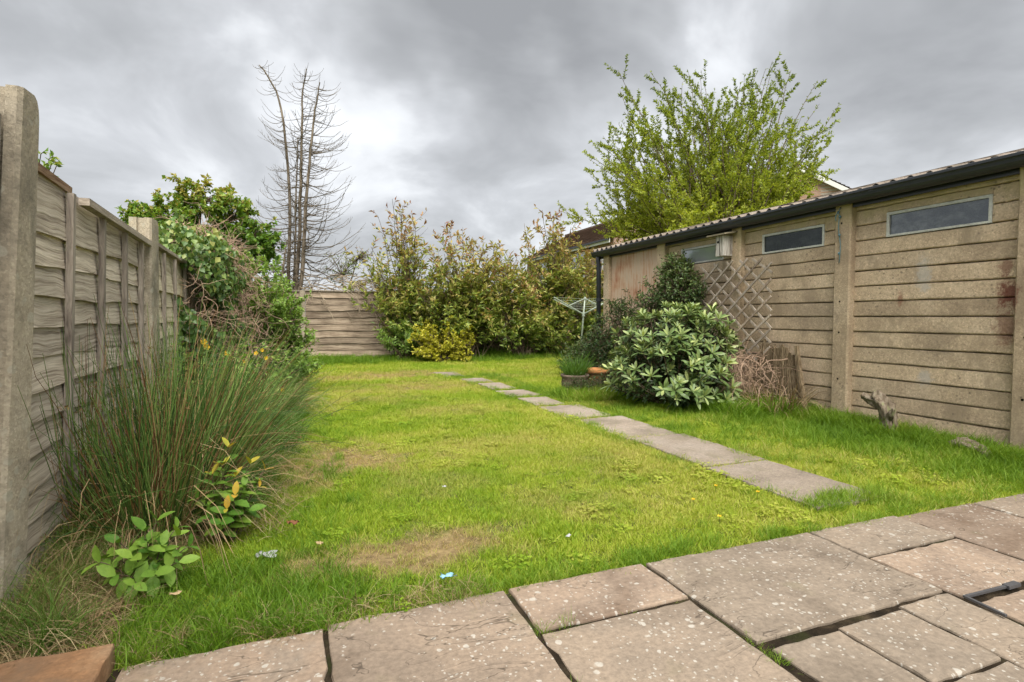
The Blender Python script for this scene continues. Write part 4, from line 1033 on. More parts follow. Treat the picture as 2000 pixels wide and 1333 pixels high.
ctrl = start * 0.55 + tips * 0.45; ctrl[:, 2] += 0.35
tt = np.linspace(0, 1, 10)[None, :, None]
MP = start[:, None] * (1 - tt) ** 2 + 2 * ctrl[:, None] * tt * (1 - tt) + tips[:, None] * tt ** 2
MP += rng.normal(0, 0.035, MP.shape) * tt
MD = unit(np.gradient(MP, axis=1))
parts = [tubes(MP, taper_r(m, 10, 0.032, 0.004), 5)]
trunk_pts = np.array([base + [0, 0, -0.1], base + [0.05, 0, 0.5], base + [0, 0.05, 1.2], base + [0, 0, 2.1]])
parts.append(tubes(trunk_pts[None], np.array([[0.2, 0.17, 0.15, 0.08]]), 9))
S2, SD2, si2, st2 = sub(MP, MD, rng, 14, 0.16, 0.98, 0.70, (0.5, 1.1), 5, 0.38, (0, 0, 0.25), 0.08)
parts.append(tubes(S2, taper_r(len(S2), 5, 0.007, 0.002), 3))
V, F = cat(parts); fobj('trunk', V, F, M['bark'], wt, smooth=True)
P1, d1, t1, i1 = leaves_on(S2, SD2, rng, 52, 0.05, 1.0)
P2, d2, t2, i2 = leaves_on(MP, MD, rng, 46, 0.40, 1.0)
P_ = np.concatenate([P1, P2]); d_ = np.concatenate([d1, d2])
D, N = leaf_frames(rng, d_, 0.75, 0.5)
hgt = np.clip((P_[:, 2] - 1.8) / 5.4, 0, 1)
var = np.clip(0.95 - 0.62 * hgt + rng.normal(0, 0.16, len(P_)), 0, 1)  # leaves darken with height: the backlit look of the top put into colour
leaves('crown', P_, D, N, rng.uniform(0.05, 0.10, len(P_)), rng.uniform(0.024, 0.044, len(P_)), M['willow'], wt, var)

# ------------------------------------------------------------------ leafy tree beyond the side fence
def clump_tree(name, label, base, blobs, nl, leaf, mat, rng, trunk_r=0.09, bark='bark', lw=0.75, twigs=10, vbase=0.5, droop=.15):
    """blobs: (centre, radii) ellipsoids of foliage; limbs run from the trunk into each"""
    t_ = thing(name, label, 'tree', tuple(base)); parts = []
    base = np.array(base, float); top = np.array([np.mean([b[0][0] for b in blobs]), np.mean([b[0][1] for b in blobs]), np.mean([b[0][2] for b in blobs])])
    fork = base + (top - base) * 0.45
    parts.append(tubes(np.array([[base - [0, 0, .1], base * .6 + fork * .4, fork]]), np.array([[trunk_r, trunk_r * .8, trunk_r * .6]]), 7))
    Ps, ds = [], []
    for c, rr in blobs:
        c = np.array(c, float); rr = np.array(rr, float)
        mid = (fork + c) / 2 + [0, 0, .15]
        parts.append(tubes(np.array([[fork, mid, c]]), np.array([[trunk_r * .55, trunk_r * .35, trunk_r * .18]]), 5))
        ends = c + rand_unit(rng, twigs * 3) * rr * rng.uniform(0.55, 1.08, (twigs * 3, 1))
        st = c + (ends - c) * 0.05 - [0, 0, rr[2] * 0.2]
        q = np.linspace(0, 1, 6)[None, :, None]; ctl = (st + ends) / 2 + [0, 0, rr[2] * 0.15]
        MPp = st[:, None] * (1 - q) ** 2 + 2 * ctl[:, None] * q * (1 - q) + ends[:, None] * q ** 2
        MDd = unit(np.gradient(MPp, axis=1))
        parts.append(tubes(MPp, taper_r(len(MPp), 6, 0.012, 0.003), 3))
        S, SD, _, _ = sub(MPp, MDd, rng, 5, 0.3, 1.0, 0.8, (0.2 * rr.mean(), 0.5 * rr.mean()), 4, 0.3, (0, 0, 0.2), 0.12)
        parts.append(tubes(S, taper_r(len(S), 4, 0.004, 0.002), 3))
        k = int(nl * rr.prod() ** 0.6)
        idx = rng.integers(0, len(S), k); p, d = along(S, SD, idx, rng.uniform(0.1, 1, k)); Ps.append(p); ds.append(d)
        Ps.append(ends); ds.append(MDd[:, -1])
    V, F = cat(parts); fobj('trunk', V, F, M[bark], t_, smooth=True)
    P_ = np.concatenate(Ps); d_ = np.concatenate(ds); D, N = leaf_frames(rng, d_, 0.8, 0.7)
    var = np.clip(rng.normal(vbase, 0.2, len(P_)) + 0.18 * (P_[:, 2] - P_[:, 2].mean()) / max(P_[:, 2].std(), .1), 0, 1)
    L = rng.uniform(leaf * .7, leaf * 1.25, len(P_))
    leaves('crown', P_, D, N, L, L * lw, M[mat], t_, var, droop=droop)
    return t_
def blob(u, v, Z, ru, rv, rd=None):
    c = CP + ray(u, v) * Z; s = Z / FPX
    return (c, (ru * s, (rd if rd else ru) * s, rv * s))
rng = np.random.default_rng(41)
Zt = 11.0
clump_tree('leafy_tree', 'rounded bright green broadleaf tree beyond the side fence', (-2.1, 11.9, 0),
           [blob(395, 385, Zt, 62, 42), blob(335, 425, Zt, 55, 45), blob(455, 420, Zt, 55, 42), blob(275, 432, Zt, 38, 28), blob(400, 460, Zt, 90, 55), blob(500, 455, Zt, 40, 40), blob(330, 480, Zt, 70, 45), blob(470, 490, Zt, 70, 45), blob(265, 410, Zt, 16, 20), blob(520, 480, Zt, 30, 30)], 4600, 0.085, 'maple', rng, 0.10, twigs=12, vbase=0.55)
rng = np.random.default_rng(42)
clump_tree('olive_shrub', 'small dull olive shrub showing above back fence between dead tree and bushes', (0.9, 14.6, 0), [blob(668, 530, 14, 40, 42), blob(700, 500, 14, 30, 25)], 900, 0.06, 'phot', rng, 0.05, lw=0.45, vbase=0.3)
rng = np.random.default_rng(43)
clump_tree('golden_bush', 'yellow leaved bush peeping over back fence behind bare stems', (1.9, 13.9, 0), [blob(740, 552, 13.2, 26, 20), blob(700, 558, 13.2, 16, 12)], 700, 0.07, 'euon', rng, 0.04, lw=0.6)
# spray over the side fence by the near post
rng = np.random.default_rng(44)
c = CP + ray(95, 325) * 3.1
sp = thing('overhanging_spray', 'thin sprig of green leaves poking over side fence by tall post', 'plant', (c[0] - 0.25, c[1] + .1, 0))
q0 = np.array([[c[0] - 0.25, c[1] + .1, 0.0]] * 5) + rng.normal(0, .03, (5, 3))
en = np.array([CP + ray(u, v) * (3.0 + rng.uniform(-.1, .1)) for u, v in ((86, 296), (104, 306), (122, 322), (96, 318), (112, 316))])
q = np.linspace(0, 1, 8)[None, :, None]; ctl = q0 * .3 + en * .7; ctl[:, 2] = en[:, 2] + 0.12
MPp = q0[:, None] * (1 - q) ** 2 + 2 * ctl[:, None] * q * (1 - q) + en[:, None] * q ** 2; MDd = unit(np.gradient(MPp, axis=1))
V, F = tubes(MPp, taper_r(5, 8, 0.006, 0.0015), 4); fobj('stem', V, F, M['bark'], sp)
p, d, _, _ = leaves_on(MPp, MDd, rng, 16, 0.55, 1.0); D, N = leaf_frames(rng, d, 0.9, 0.5)
leaves('foliage', p, D, N, rng.uniform(.025, .042, len(p)), rng.uniform(.016, .026, len(p)), M['maple'], sp, rng.uniform(.4, .95, len(p)))

# ------------------------------------------------------------------ shrubs along the back fence
def fan_shrub(name, label, base, spread, height, rng, nstem, nside, nleaf, mat, leaf, lw=0.36, tipvar=True, group=None, side_len=(0.35, 0.8), low=0.15, r0=0.016, cat_='shrub', flat=0.6, low_stems=0, off=(0, 0, 0)):
    t_ = thing(name, label, cat_, tuple(base), group); base = np.array(base, float)
    az = rng.uniform(0, 2 * pi, nstem); rr = np.sqrt(rng.uniform(0, 1, nstem)) * spread
    ends = base + np.stack([np.cos(az) * rr, np.sin(az) * rr * flat, height * (1 - 0.35 * (rr / spread) ** 2) * rng.uniform(0.72, 1.04, nstem)], 1) + np.array(off)
    if low_stems:
        e = base + np.stack([rng.uniform(-1, 1, low_stems) * spread * 1.05, -rng.uniform(0.1, 0.75, low_stems) * spread * flat, rng.uniform(0.18, 0.5, low_stems) * height], 1); ends = np.concatenate([ends, e])
    m = len(ends); st = base + np.stack([rng.normal(0, .12 * spread, m), rng.normal(0, .08 * spread, m), np.zeros(m) - .03], 1)
    q = np.linspace(0, 1, 9)[None, :, None]; ctl = st * .45 + ends * .55; ctl[:, 2] = st[:, 2] * .3 + ends[:, 2] * .7
    MPp = st[:, None] * (1 - q) ** 2 + 2 * ctl[:, None] * q * (1 - q) + ends[:, None] * q ** 2 + rng.normal(0, .02, (m, 9, 3)) * q
    MDd = unit(np.gradient(MPp, axis=1))
    S, SD, _, _ = sub(MPp, MDd, rng, nside, 0.2, 1.0, 0.75, side_len, 5, 0.5, (0, 0, 0.35), 0.1)
    V, F = cat([tubes(MPp, taper_r(m, 9, r0, 0.004), 5), tubes(S, taper_r(len(S), 5, 0.005, 0.002), 3)]); fobj('stems', V, F, M['bark'], t_)
    p, d, tt_, _ = leaves_on(S, SD, rng, nleaf, 0.15, 1.0)
    keep = p[:, 2] > low * height * rng.uniform(.3, 1.2, len(p)); p, d, tt_ = p[keep], d[keep], tt_[keep]
    hz = np.clip(p[:, 2] / height, 0, 1.1)
    kp = rng.uniform(0, 1, len(p)) < np.where(hz > .6, 0.5 - 0.3 * (hz - .6), 0.95) if tipvar else np.ones(len(p), bool); p, d, tt_, hz = p[kp], d[kp], tt_[kp], hz[kp]
    D, N = leaf_frames(rng, d, 0.75, 0.55)
    var = np.clip((0.04 + 0.66 * hz + 0.18 * tt_ if tipvar else 0.38 + 0.22 * tt_) + rng.normal(0, .14, len(p)), 0, 1)
    L = rng.uniform(leaf * .7, leaf * 1.2, len(p))
    leaves('foliage', p, D, N, L, L * lw, M[mat], t_, var)
    return t_
rng = np.random.default_rng(51)
def bz(x, y): return float(gz(x, y))
GRP = 'bronze tipped shrubs along the back fence'
fan_shrub('bronze_shrub', 'tall sparse bronze tipped shrub with bare upper stems beside back fence post', (2.15, 12.35, bz(2.15, 12.35)), 1.15, 3.55, rng, 26, 14, 11, 'phot', 0.13, group=GRP, low_stems=6)
fan_shrub('bronze_shrub', 'full bronze and green shrub behind the golden shrub at back fence', (3.55, 12.1, bz(3.55, 12.1)), 1.3, 3.2, rng, 32, 15, 17, 'phot', 0.128, group=GRP, low_stems=8)
fan_shrub('bronze_shrub', 'bronze topped shrub between the rotary airer and golden shrub', (5.75, 12.25, bz(5.75, 12.25)), 1.40, 3.55, rng, 38, 15, 17, 'phot', 0.128, group=GRP, low_stems=8)
fan_shrub('bronze_shrub', 'green shrub behind the rotary airer and black downpipe', (7.25, 12.0, bz(7.25, 12.0)), 1.25, 2.75, rng, 28, 15, 17, 'phot', 0.128, group=GRP, low_stems=7)
fan_shrub('bronze_shrub', 'low bronze tipped shrub between the taller ones by the back fence', (4.6, 12.4, bz(4.6, 12.4)), 0.9, 2.3, rng, 20, 14, 15, 'phot', 0.125, group=GRP, low_stems=6)
fan_shrub('bronze_shrub', 'leafy shrub filling the gap between golden shrub and airer', (4.9, 12.05, bz(4.9, 12.05)), 1.1, 1.9, rng, 24, 14, 15, 'phot', 0.115, group=GRP, low_stems=10)
fan_shrub('bronze_shrub', 'short leafy shrub just behind the golden shrub and fence post', (2.75, 12.35, bz(2.75, 12.35)), 1.05, 2.3, rng, 24, 14, 14, 'phot', 0.115, group=GRP, low_stems=8)
rng = np.random.default_rng(52)
fan_shrub('golden_shrub', 'low rounded golden yellow shrub in front of back fence', (2.92, 11.75, bz(2.9, 11.75)), 0.80, 0.98, rng, 34, 11, 14, 'euon', 0.062, 0.5, tipvar=False, side_len=(.12, .32), r0=0.008, low=.06, flat=0.7, low_stems=14)
fan_shrub('green_shrub', 'low green leafy shrub at foot of back fence post beside golden shrub', (2.05, 12.0, bz(2.05, 12)), 0.55, 0.85, rng, 22, 9, 12, 'privet', 0.085, 0.4, tipvar=False, side_len=(.12, .35), r0=0.008, low=.06)

# ------------------------------------------------------------------ ivy mound and privet on the side fence
rng = np.random.default_rng(61)
ivy = thing('ivy_mound', 'mound of ivy and dry tangled stems smothering the side fence', 'ivy', (-0.95, 6.9, 0))
def mound_pts(n, rng, c, rr, jit=0.12, lo=-0.9):
    d = rand_unit(rng, n); d = d[d[:, 2] > lo]; k = len(d)
    bump_ = 1 + 0.16 * np.sin(d[:, 0] * 7 + 1) * np.sin(d[:, 1] * 6) + 0.12 * np.sin(d[:, 2] * 9 + d[:, 0] * 4)
    return np.array(c) + d * np.array(rr) * bump_[:, None] * rng.normal(1, jit, (k, 1)), d
allP, allN = [], []
for c, rr, n in (((-1.02, 6.6, 1.05), (0.42, 0.95, 0.72), 9000), ((-1.05, 6.2, 1.45), (0.38, 0.6, 0.36), 4200), ((-0.85, 7.3, 0.75), (0.45, 0.8, 0.75), 3600)):
    p, d = mound_pts(n, rng, c, rr)
    # ivy thins out where the dry stems show
    thin = vnoise(p[:, 1] * 1.0 + 3, p[:, 2] * 1.0 + p[:, 0], 0.32, 5) > 0.36
    allP.append(p[thin]); allN.append(d[thin])
P_ = np.concatenate(allP); Nn = np.concatenate(allN); ok = P_[:, 2] > 0.05; P_, Nn = P_[ok], Nn[ok]
n = len(P_); D = unit(np.array([0, 0, -1.0]) + rand_unit(rng, n) * 0.8); N = unit(Nn + rand_unit(rng, n) * 0.45 + UP * .3)
var = np.clip(rng.normal(.42, .2, n) + .3 * (P_[:, 2] - 1.0), 0, 1)
L = rng.uniform(.03, .07, n); leaves('ivy_leaves', P_, D, N, L, L * .9, M['ivy'], ivy, var)
# dry stems: wandering over the surface of the mound
st = []
for c, rr, n in (((-1.0, 6.75, 1.1), (0.46, 0.9, 0.76), 640), ((-0.92, 6.9, 0.75), (0.48, 0.75, 0.7), 420)):
    p, d = mound_pts(n * 2, rng, c, rr, 0.05); sel = (d[:, 0] > -0.25); p, d = p[sel][:n], d[sel][:n]
    tang = unit(np.cross(d, rand_unit(rng, len(d))))
    S, SD = shoots(p, tang - d * 0.05, rng.uniform(.25, .55, len(p)), 9, rng, (0, 0, -.3), 0.34)
    st.append(tubes(S, taper_r(len(S), 9, rng.uniform(.002, .0055, len(S)), .0012), 4))
V, F = cat(st); fobj('dry_stems', V, F, M['vine'], ivy)
# wooden support stakes / dead boughs inside
core = MB()
for i in range(26):
    y = 6.0 + i * 0.075; core.tube([(-1.0 + rng.normal(0, .08), y, 0), (-0.98 + rng.normal(0, .1), y + rng.normal(0, .1), .7), (-1.0 + rng.normal(0, .12), y + rng.normal(0, .2), 1.5)], [0.022, .016, .008], 5)
core.build('woody_stems', M['bark'], ivy)
# dead twiggy crest
p, d = mound_pts(500, rng, (-1.02, 6.75, 1.62), (.34, .62, .25), .1); S, SD = shoots(p, unit(d + rand_unit(rng, len(p)) * .8), rng.uniform(.1, .28, len(p)), 5, rng, (0, 0, -.2), .3)
V, F = tubes(S, taper_r(len(S), 5, .003, .0015), 3); fobj('dead_crest', V, F, M['vine'], ivy)
rng = np.random.default_rng(62)
pv = fan_shrub('privet_bush', 'fresh green small leaved privet bush beside the ivy mound', (-0.52, 7.65, 0.0), 0.60, 1.80, rng, 60, 14, 22, 'privet', 0.052, 0.5, tipvar=False, side_len=(.18, .5), low=.02, flat=1.0, low_stems=22)

# ------------------------------------------------------------------ planting in front of the garage
rng = np.random.default_rng(71)
# rhododendron: leaf rosettes are parts sharing five meshes
rc_ = np.array([3.92, 5.10, bz(3.95, 5.0)])
rh = thing('rhododendron', 'large rhododendron with pale green leaf rosettes in front of the garage', 'shrub', tuple(rc_))
ros = []
for k in range(6):
    nl = int(rng.integers(8, 12)); az = np.arange(nl) * 2.4 + rng.normal(0, .15, nl); el = np.linspace(0.15, 1.15, nl) + rng.normal(0, .1, nl)
    D = np.stack([np.cos(az) * np.cos(el), np.sin(az) * np.cos(el), np.sin(el)], 1); N = unit(UP * 1.0 - D * 0.3 + rng.normal(0, .1, (nl, 3)))
    L = rng.uniform(.095, .135, nl) * (1 - .25 * (el / 1.2)); V, F, kk = leaf_geo(D * .008, D, N, L, L * .29, 'long', .12, .14)
    var = np.repeat(np.clip(.35 + .5 * el / 1.2 + rng.normal(0, .12, nl), 0, 1), kk)
    ros.append(fmesh('leaf_rosette', V, F, M['rhodo'], var, True))
spots = []
def dome(n, c, rr, lo=-0.55):
    d = rand_unit(rng, n * 4); d = d[(d[:, 2] > lo)][:n]; return np.array(c) + d * np.array(rr) * rng.uniform(.78, 1.13, (len(d), 1)), d
for n, c, rr in ((150, rc_ + [0.08, 0.12, 0.62], (0.62, 0.68, 0.46)), (95, rc_ + [-0.20, -0.12, 0.34], (0.56, 0.58, 0.32)), (46, rc_ + [0.22, -0.16, 0.74], (0.30, 0.34, 0.30)), (30, rc_ + [0.12, -0.45, 0.22], (0.34, 0.28, 0.2))):
    p, d = dome(n, c, rr); spots.append((p, d))
SPp = np.concatenate([s[0] for s in spots]); SPd_ = np.concatenate([s[1] for s in spots])
kp = (SPp[:, 2] > rc_[2] + 0.06) & (SPp[:, 0] < WALLX - 0.12); SPp, SPd_ = SPp[kp], SPd_[kp]
vis = (SPd_ @ unit(CP - rc_)) > -0.45; SPp, SPd_ = SPp[vis][:290], SPd_[vis][:290]
for i in range(len(SPp)):
    o = bpy.data.objects.new('leaf_rosette', ros[i % 6]); ax = unit(SPd_[i] * .75 + UP * .75 + rng.normal(0, .12, 3))
    o.rotation_mode = 'QUATERNION'; o.rotation_quaternion = Vector(ax).to_track_quat('Z', 'Y') @ Euler((0, 0, rng.uniform(0, 6.28))).to_quaternion()
    s_ = rng.uniform(.65, 1.25); o.scale = (s_, s_, s_); o.location = tuple(SPp[i]); link(o, rh)
st = rc_ + np.stack([rng.normal(0, .06, len(SPp)), rng.normal(0, .06, len(SPp)), np.zeros(len(SPp))], 1)
q = np.linspace(0, 1, 7)[None, :, None]; ctl = (st * .5 + SPp * .5) - [0, 0, .08]
MPp = st[:, None] * (1 - q) ** 2 + 2 * ctl[:, None] * q * (1 - q) + SPp[:, None] * q ** 2
V, F = tubes(MPp, taper_r(len(MPp), 7, .011, .004), 4); fobj('branches', V, F, M['bark'], rh)
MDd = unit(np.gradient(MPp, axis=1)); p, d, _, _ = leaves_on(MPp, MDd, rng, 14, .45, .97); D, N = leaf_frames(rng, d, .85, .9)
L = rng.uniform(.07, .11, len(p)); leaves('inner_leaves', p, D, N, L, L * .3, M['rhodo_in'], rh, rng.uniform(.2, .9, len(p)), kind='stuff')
# climber heaped against the plywood
rng = np.random.default_rng(72)
def heap(name, label, base, blobs, n, mat, leaf, lw, rng, cat_='shrub', shoots_n=160, hang=0.0):
    t_ = thing(name, label, cat_, tuple(base)); Ps, Ds, parts = [], [], []
    base = np.array(base, float)
    for c, rr in blobs:
        c = np.array(c, float); rr = np.array(rr, float); k = int(shoots_n)
        d = rand_unit(rng, k); en = c + d * rr * rng.uniform(.7, 1.08, (k, 1)); en[:, 2] = np.maximum(en[:, 2], base[2] + .04)
        s0 = np.stack([np.full(k, c[0]), np.full(k, c[1]), np.full(k, max(base[2], c[2] - rr[2] * .7))], 1) + rng.normal(0, .05, (k, 3))
        q = np.linspace(0, 1, 7)[None, :, None]; ctl = s0 * .4 + en * .6; ctl[:, 2] += rr[2] * (.35 + hang)
        Q = s0[:, None] * (1 - q) ** 2 + 2 * ctl[:, None] * q * (1 - q) + en[:, None] * q ** 2 + rng.normal(0, .012, (k, 7, 3)); Qd = unit(np.gradient(Q, axis=1))
        parts.append(tubes(Q, taper_r(k, 7, .006, .002), 3))
        S, SD, _, _ = sub(Q, Qd, rng, 5, .35, 1, .7, (.08, .22), 4, .2, (0, 0, .25 - hang), .15); parts.append(tubes(S, taper_r(len(S), 4, .0025, .0012), 3))
        p, dd, _, _ = leaves_on(S, SD, rng, int(n / (k * 5 * len(blobs))) + 1, .1, 1); Ps.append(p); Ds.append(dd)
    V, F = cat(parts); fobj('stems', V, F, M['bark'], t_)
    p = np.concatenate(Ps); dd = np.concatenate(Ds); kp = p[:, 0] < WALLX - .03; p, dd = p[kp], dd[kp]; D, N = leaf_frames(rng, dd, .8, .6)
    L = rng.uniform(leaf * .7, leaf * 1.25, len(p)); var = np.clip(rng.normal(.45, .2, len(p)) + .35 * (p[:, 2] - p[:, 2].mean()), 0, 1)
    leaves('foliage', p, D, N, L, L * lw, M[mat], t_, var); return t_
heap('climber', 'dark green drooping climber heaped against plywood of the garage', (4.5, 6.9, bz(4.5, 6.9)), [((4.40, 6.95, .72), (.36, .60, .62)), ((4.45, 6.15, .95), (.34, .45, .62)), ((4.52, 5.75, 1.32), (.24, .30, .28)), ((4.62, 5.95, 1.58), (.12, .14, .2)), ((4.3, 7.3, .4), (.4, .45, .4))], 15000, 'climber', .042, .5, rng, 'climber', 120, .3)
heap('spreading_shrub', 'low spreading small leaved shrub at foot of the black downpipe', (4.35, 7.9, bz(4.35, 7.9)), [((4.32, 7.9, .26), (.42, .45, .34)), ((4.45, 7.6, .42), (.33, .4, .35))], 6500, 'climber', .045, .45, np.random.default_rng(73), 'shrub', 130)

# pots
pc = np.array([3.30, 6.30, bz(3.3, 6.3)])
pt = thing('plant_pot', 'brown stone pot of spiky pale grass beside the path', 'plant pot', tuple(pc))
MB().lathe(pc, [(0.12, -0.02), (0.155, 0.06), (0.175, 0.16), (0.165, 0.22), (0.185, 0.235), (0.185, 0.26), (0.155, 0.26), (0.15, 0.22)], 26).build('pot', M['brownpot'], pt, smooth=True)
rng = np.random.default_rng(75)
def tuft_stems(c, n, rng, r, L, out, bend, k=6, up=1.0):
    az = rng.uniform(0, 2 * pi, n); rr = np.sqrt(rng.uniform(0, 1, n)) * r
    p = np.array(c) + np.stack([np.cos(az) * rr, np.sin(az) * rr, np.zeros(n)], 1)
    d = np.stack([np.cos(az) * out * rng.uniform(.1, 1, n), np.sin(az) * out * rng.uniform(.1, 1, n), np.full(n, up)], 1) + rng.normal(0, .07, (n, 3))
    return shoots(p, d, rng.uniform(L[0], L[1], n), k, rng, bend, .05, True)
def ribbons(P, W, rng, nrm=None):
    """flat tapering blades from polylines"""
    m, k, _ = P.shape; T = unit(np.gradient(P, axis=1)); side = unit(np.cross(T[:, 0], UP + rng.normal(0, .3, (m, 3))))[:, None, :]
    wv = np.linspace(1, 0, k)[None, :] ** .6 * np.asarray(W)[:, None]
    Lf = P - side * wv[..., None] / 2; Rf = P + side * wv[..., None] / 2
    V_ = np.stack([Lf, Rf], 2).reshape(-1, 3); i = np.arange(k - 1) * 2
    q = np.stack([i, i + 1, i + 3, i + 2], 1); F_ = (q[None] + (np.arange(m) * k * 2)[:, None, None]).reshape(-1, 4)
    return V_, F_
Q, Qd = tuft_stems(pc + [0, 0, .24], 320, rng, .13, (.18, .42), .9, (0, 0, -.8))
V, F = ribbons(Q, rng.uniform(.005, .009, 320), rng); fobj('spiky_leaves', V, F, M['bordergrass'], pt, np.repeat(rng.uniform(.4, 1, 320), 5))
tc_ = np.array([3.66, 6.40, bz(3.66, 6.4) + 0.03])
tpz = thing('terracotta_pot', 'empty terracotta pot with wide orange rim behind the spiky grass pot', 'plant pot', tuple(tc_))
MB().lathe(tc_, [(0.11, -.02), (0.15, .22), (0.155, .235)], 28).build('pot', M['terra'], tpz, smooth=True)
MB().lathe(tc_, [(0.157, .225), (0.185, .235), (0.187, .285), (0.165, .287), (0.160, .262)], 28).build('rim', M['terra'], tpz, smooth=True)
heap('feathery_shrub', 'low feathery green shrub around the terracotta pot', (3.6, 6.05, bz(3.6, 6.05)), [((3.62, 6.0, .10), (.26, .24, .11)), ((3.25, 6.02, .10), (.18, .12, .10)), ((3.9, 6.5, .14), (.25, .35, .2))], 5000, 'climber', .03, .35, np.random.default_rng(76), 'shrub', 90)

# trellis: slats are parts
tr = thing('trellis', 'pale expanding diamond trellis leaning on the garage wall', 'trellis', (4.70, 5.0, bz(4.7, 5.0)))
rng = np.random.default_rng(77)
TX = WALLX - 0.095
def slat(y0, z0, y1, z1, mat, dx): 
    b = MB(); b.beam((TX + dx, y0, z0), (TX + dx + rng.normal(0, .003), y1, z1), 0.009, 0.024, up=(1, 0, 0)) if False else None
    p = np.array([TX + dx, y0, z0]); q_ = np.array([TX + dx, y1, z1]); d = unit(q_ - p); a_ = np.array([1.0, 0, 0]); bb_ = np.cross(d, a_)
    vs = []
    for e in (p, q_):
        for sx, sy in ((-1, -1), (1, -1), (1, 1), (-1, 1)): vs.append(e + a_ * sx * .005 + bb_ * sy * .0115)
    MB().add(vs, [(3, 2, 1, 0), (4, 5, 6, 7), (0, 1, 5, 4), (1, 2, 6, 5), (2, 3, 7, 6), (3, 0, 4, 7)]).build('slat', M[mat], tr)
def clip(sgn, off):
    # line z = off + sgn*1.22*(5.0-y), clip to the box
    pts = []
    for y in np.linspace(5.58, 4.46, 80):
        z = off + sgn * 0.80 * (5.0 - y)
        if 0.42 < z < 1.66: pts.append((y, z))
    return (pts[0], pts[-1]) if len(pts) > 8 else None
for k in range(-5, 9):
    s_ = clip(-1, 0.62 + k * 0.18)
    if s_: slat(s_[0][0] + rng.normal(0, .02), s_[0][1], s_[1][0], s_[1][1] + rng.normal(0, .02), 'trellis', -0.010)
    s_ = clip(1, 0.60 + k * 0.18)
    if s_: slat(s_[0][0], s_[0][1], s_[1][0], s_[1][1] + rng.normal(0, .02), 'trellisd' if k in (1, 2, 4) else 'trellis', -0.022)
# rotting upright screen panel
sc = thing('rotting_screen', 'rotting brown slatted panel slumped against garage wall beside trellis', 'panel', (4.62, 4.3, bz(4.62, 4.3)))
rng = np.random.default_rng(78); g0 = bz(4.62, 4.3)
for i in range(20):
    f = i / 19.0; yt = 4.60 - .46 * f; yb = 4.62 - .70 * f; ht = .66 + rng.normal(0, .025) - .04 * f
    b = MB(); b.beam((4.60 + rng.normal(0, .006), yb, g0 - .03), (4.70 + rng.normal(0, .006), yt, g0 + ht), .013, .022 + rng.uniform(-.004, .004), up=(1, 0, 0)); b.build('slat', M['screen'], sc)
b = MB(); b.beam((4.58, 3.905, g0 - .03), (4.685, 4.125, g0 + .66), .03, .035, up=(1, 0, 0)); b.build('edge_rail', M['screen'], sc)
for z, in ((.2,), (.45,)):
    b = MB(); b.beam((4.60 + z * .15, 4.62, g0 + z), (4.60 + z * .15, 3.98 + z * .3, g0 + z), .008, .014); b.build('cross_wire', M['screen'], sc)
dv = thing('dead_vine', 'heap of pale dry vine stems in front of rotting panel', 'dead plant', (4.45, 4.65, bz(4.45, 4.65)))
n = 330; p = np.stack([rng.normal(4.45, .09, n), rng.normal(4.62, .24, n), rng.uniform(.05, .62, n)], 1); S, SD = shoots(p, rand_unit(rng, n) + [-.2, 0, 0], rng.uniform(.2, .5, n), 8, rng, (0, 0, -.7), .25)
S[:, :, 0] = np.minimum(S[:, :, 0], 4.68); S[:, :, 2] = np.maximum(S[:, :, 2], .02)
V, F = tubes(S, taper_r(n, 8, rng.uniform(.002, .0055, n), .0015), 4); fobj('stems', V, F, M['vine'], dv)
Q, Qd = tuft_stems((4.42, 4.1, g0), 170, rng, .22, (.3, .6), .8, (-.3, -.2, -1.6)); V, F = ribbons(Q, rng.uniform(.004, .009, 170), rng); fobj('dry_blades', V, F, M['straw'], dv, np.repeat(rng.uniform(0, 1, 170), 5))
# driftwood stump, fallen log, stones and scraps
def knobbly(name, pts, rad, mat, label, cat_, seed, n=12):
    r_ = np.random.default_rng(seed); pts = np.array(pts, float); k = 26; n = 18
    tt = np.linspace(0, 1, k); xx = np.linspace(0, 1, len(pts)); Q = np.stack([np.interp(tt, xx, pts[:, i]) for i in range(3)], 1); R_ = np.interp(tt, xx, rad)
    V, F = tubes(Q[None], R_[None], n); C_ = np.repeat(Q, n, 0); off = V - C_
    a_ = np.tile(np.arange(n), k) * 2 * pi / n
    V = C_ + off * (1 + .26 * np.sin(a_ * 3 + 1 + np.repeat(tt, n) * 4) + .16 * np.sin(a_ * 5 + np.repeat(tt, n) * 9) + .10 * np.sin(a_ * 8 + np.repeat(tt, n) * 23) + r_.normal(0, .07, len(V)))[:, None]
    mb = MB(); mb.add(V, [tuple(f) for f in F] + [tuple(range(n))[::-1], tuple((k - 1) * n + i for i in range(n))]); return mb
g0 = bz(4.5, 3.05)
ds = thing('driftwood_stump', 'forked lichen covered driftwood stump standing by the garage wall', 'stump', (4.52, 3.08, g0))
knobbly('d', [(4.52, 3.06, g0 - .06), (4.53, 3.07, g0 + .12), (4.53, 3.10, g0 + .24), (4.52, 3.16, g0 + .33), (4.52, 3.17, g0 + .38)], [.085, .052, .060, .045, .018], 'drift', '', '', 1).build('trunk', M['drift'], ds, smooth=True)
knobbly('d', [(4.53, 3.12, g0 + .24), (4.50, 3.20, g0 + .29), (4.48, 3.27, g0 + .325)], [.040, .030, .022], 'drift', '', '', 2).build('branch_stub', M['drift'], ds, smooth=True)
knobbly('d', [(4.52, 3.07, g0 + .14), (4.47, 3.01, g0 + .20), (4.46, 2.985, g0 + .25)], [.035, .022, .010], 'drift', '', '', 5).build('branch_stub', M['drift'], ds, smooth=True)
g0 = bz(4.45, 2.4)
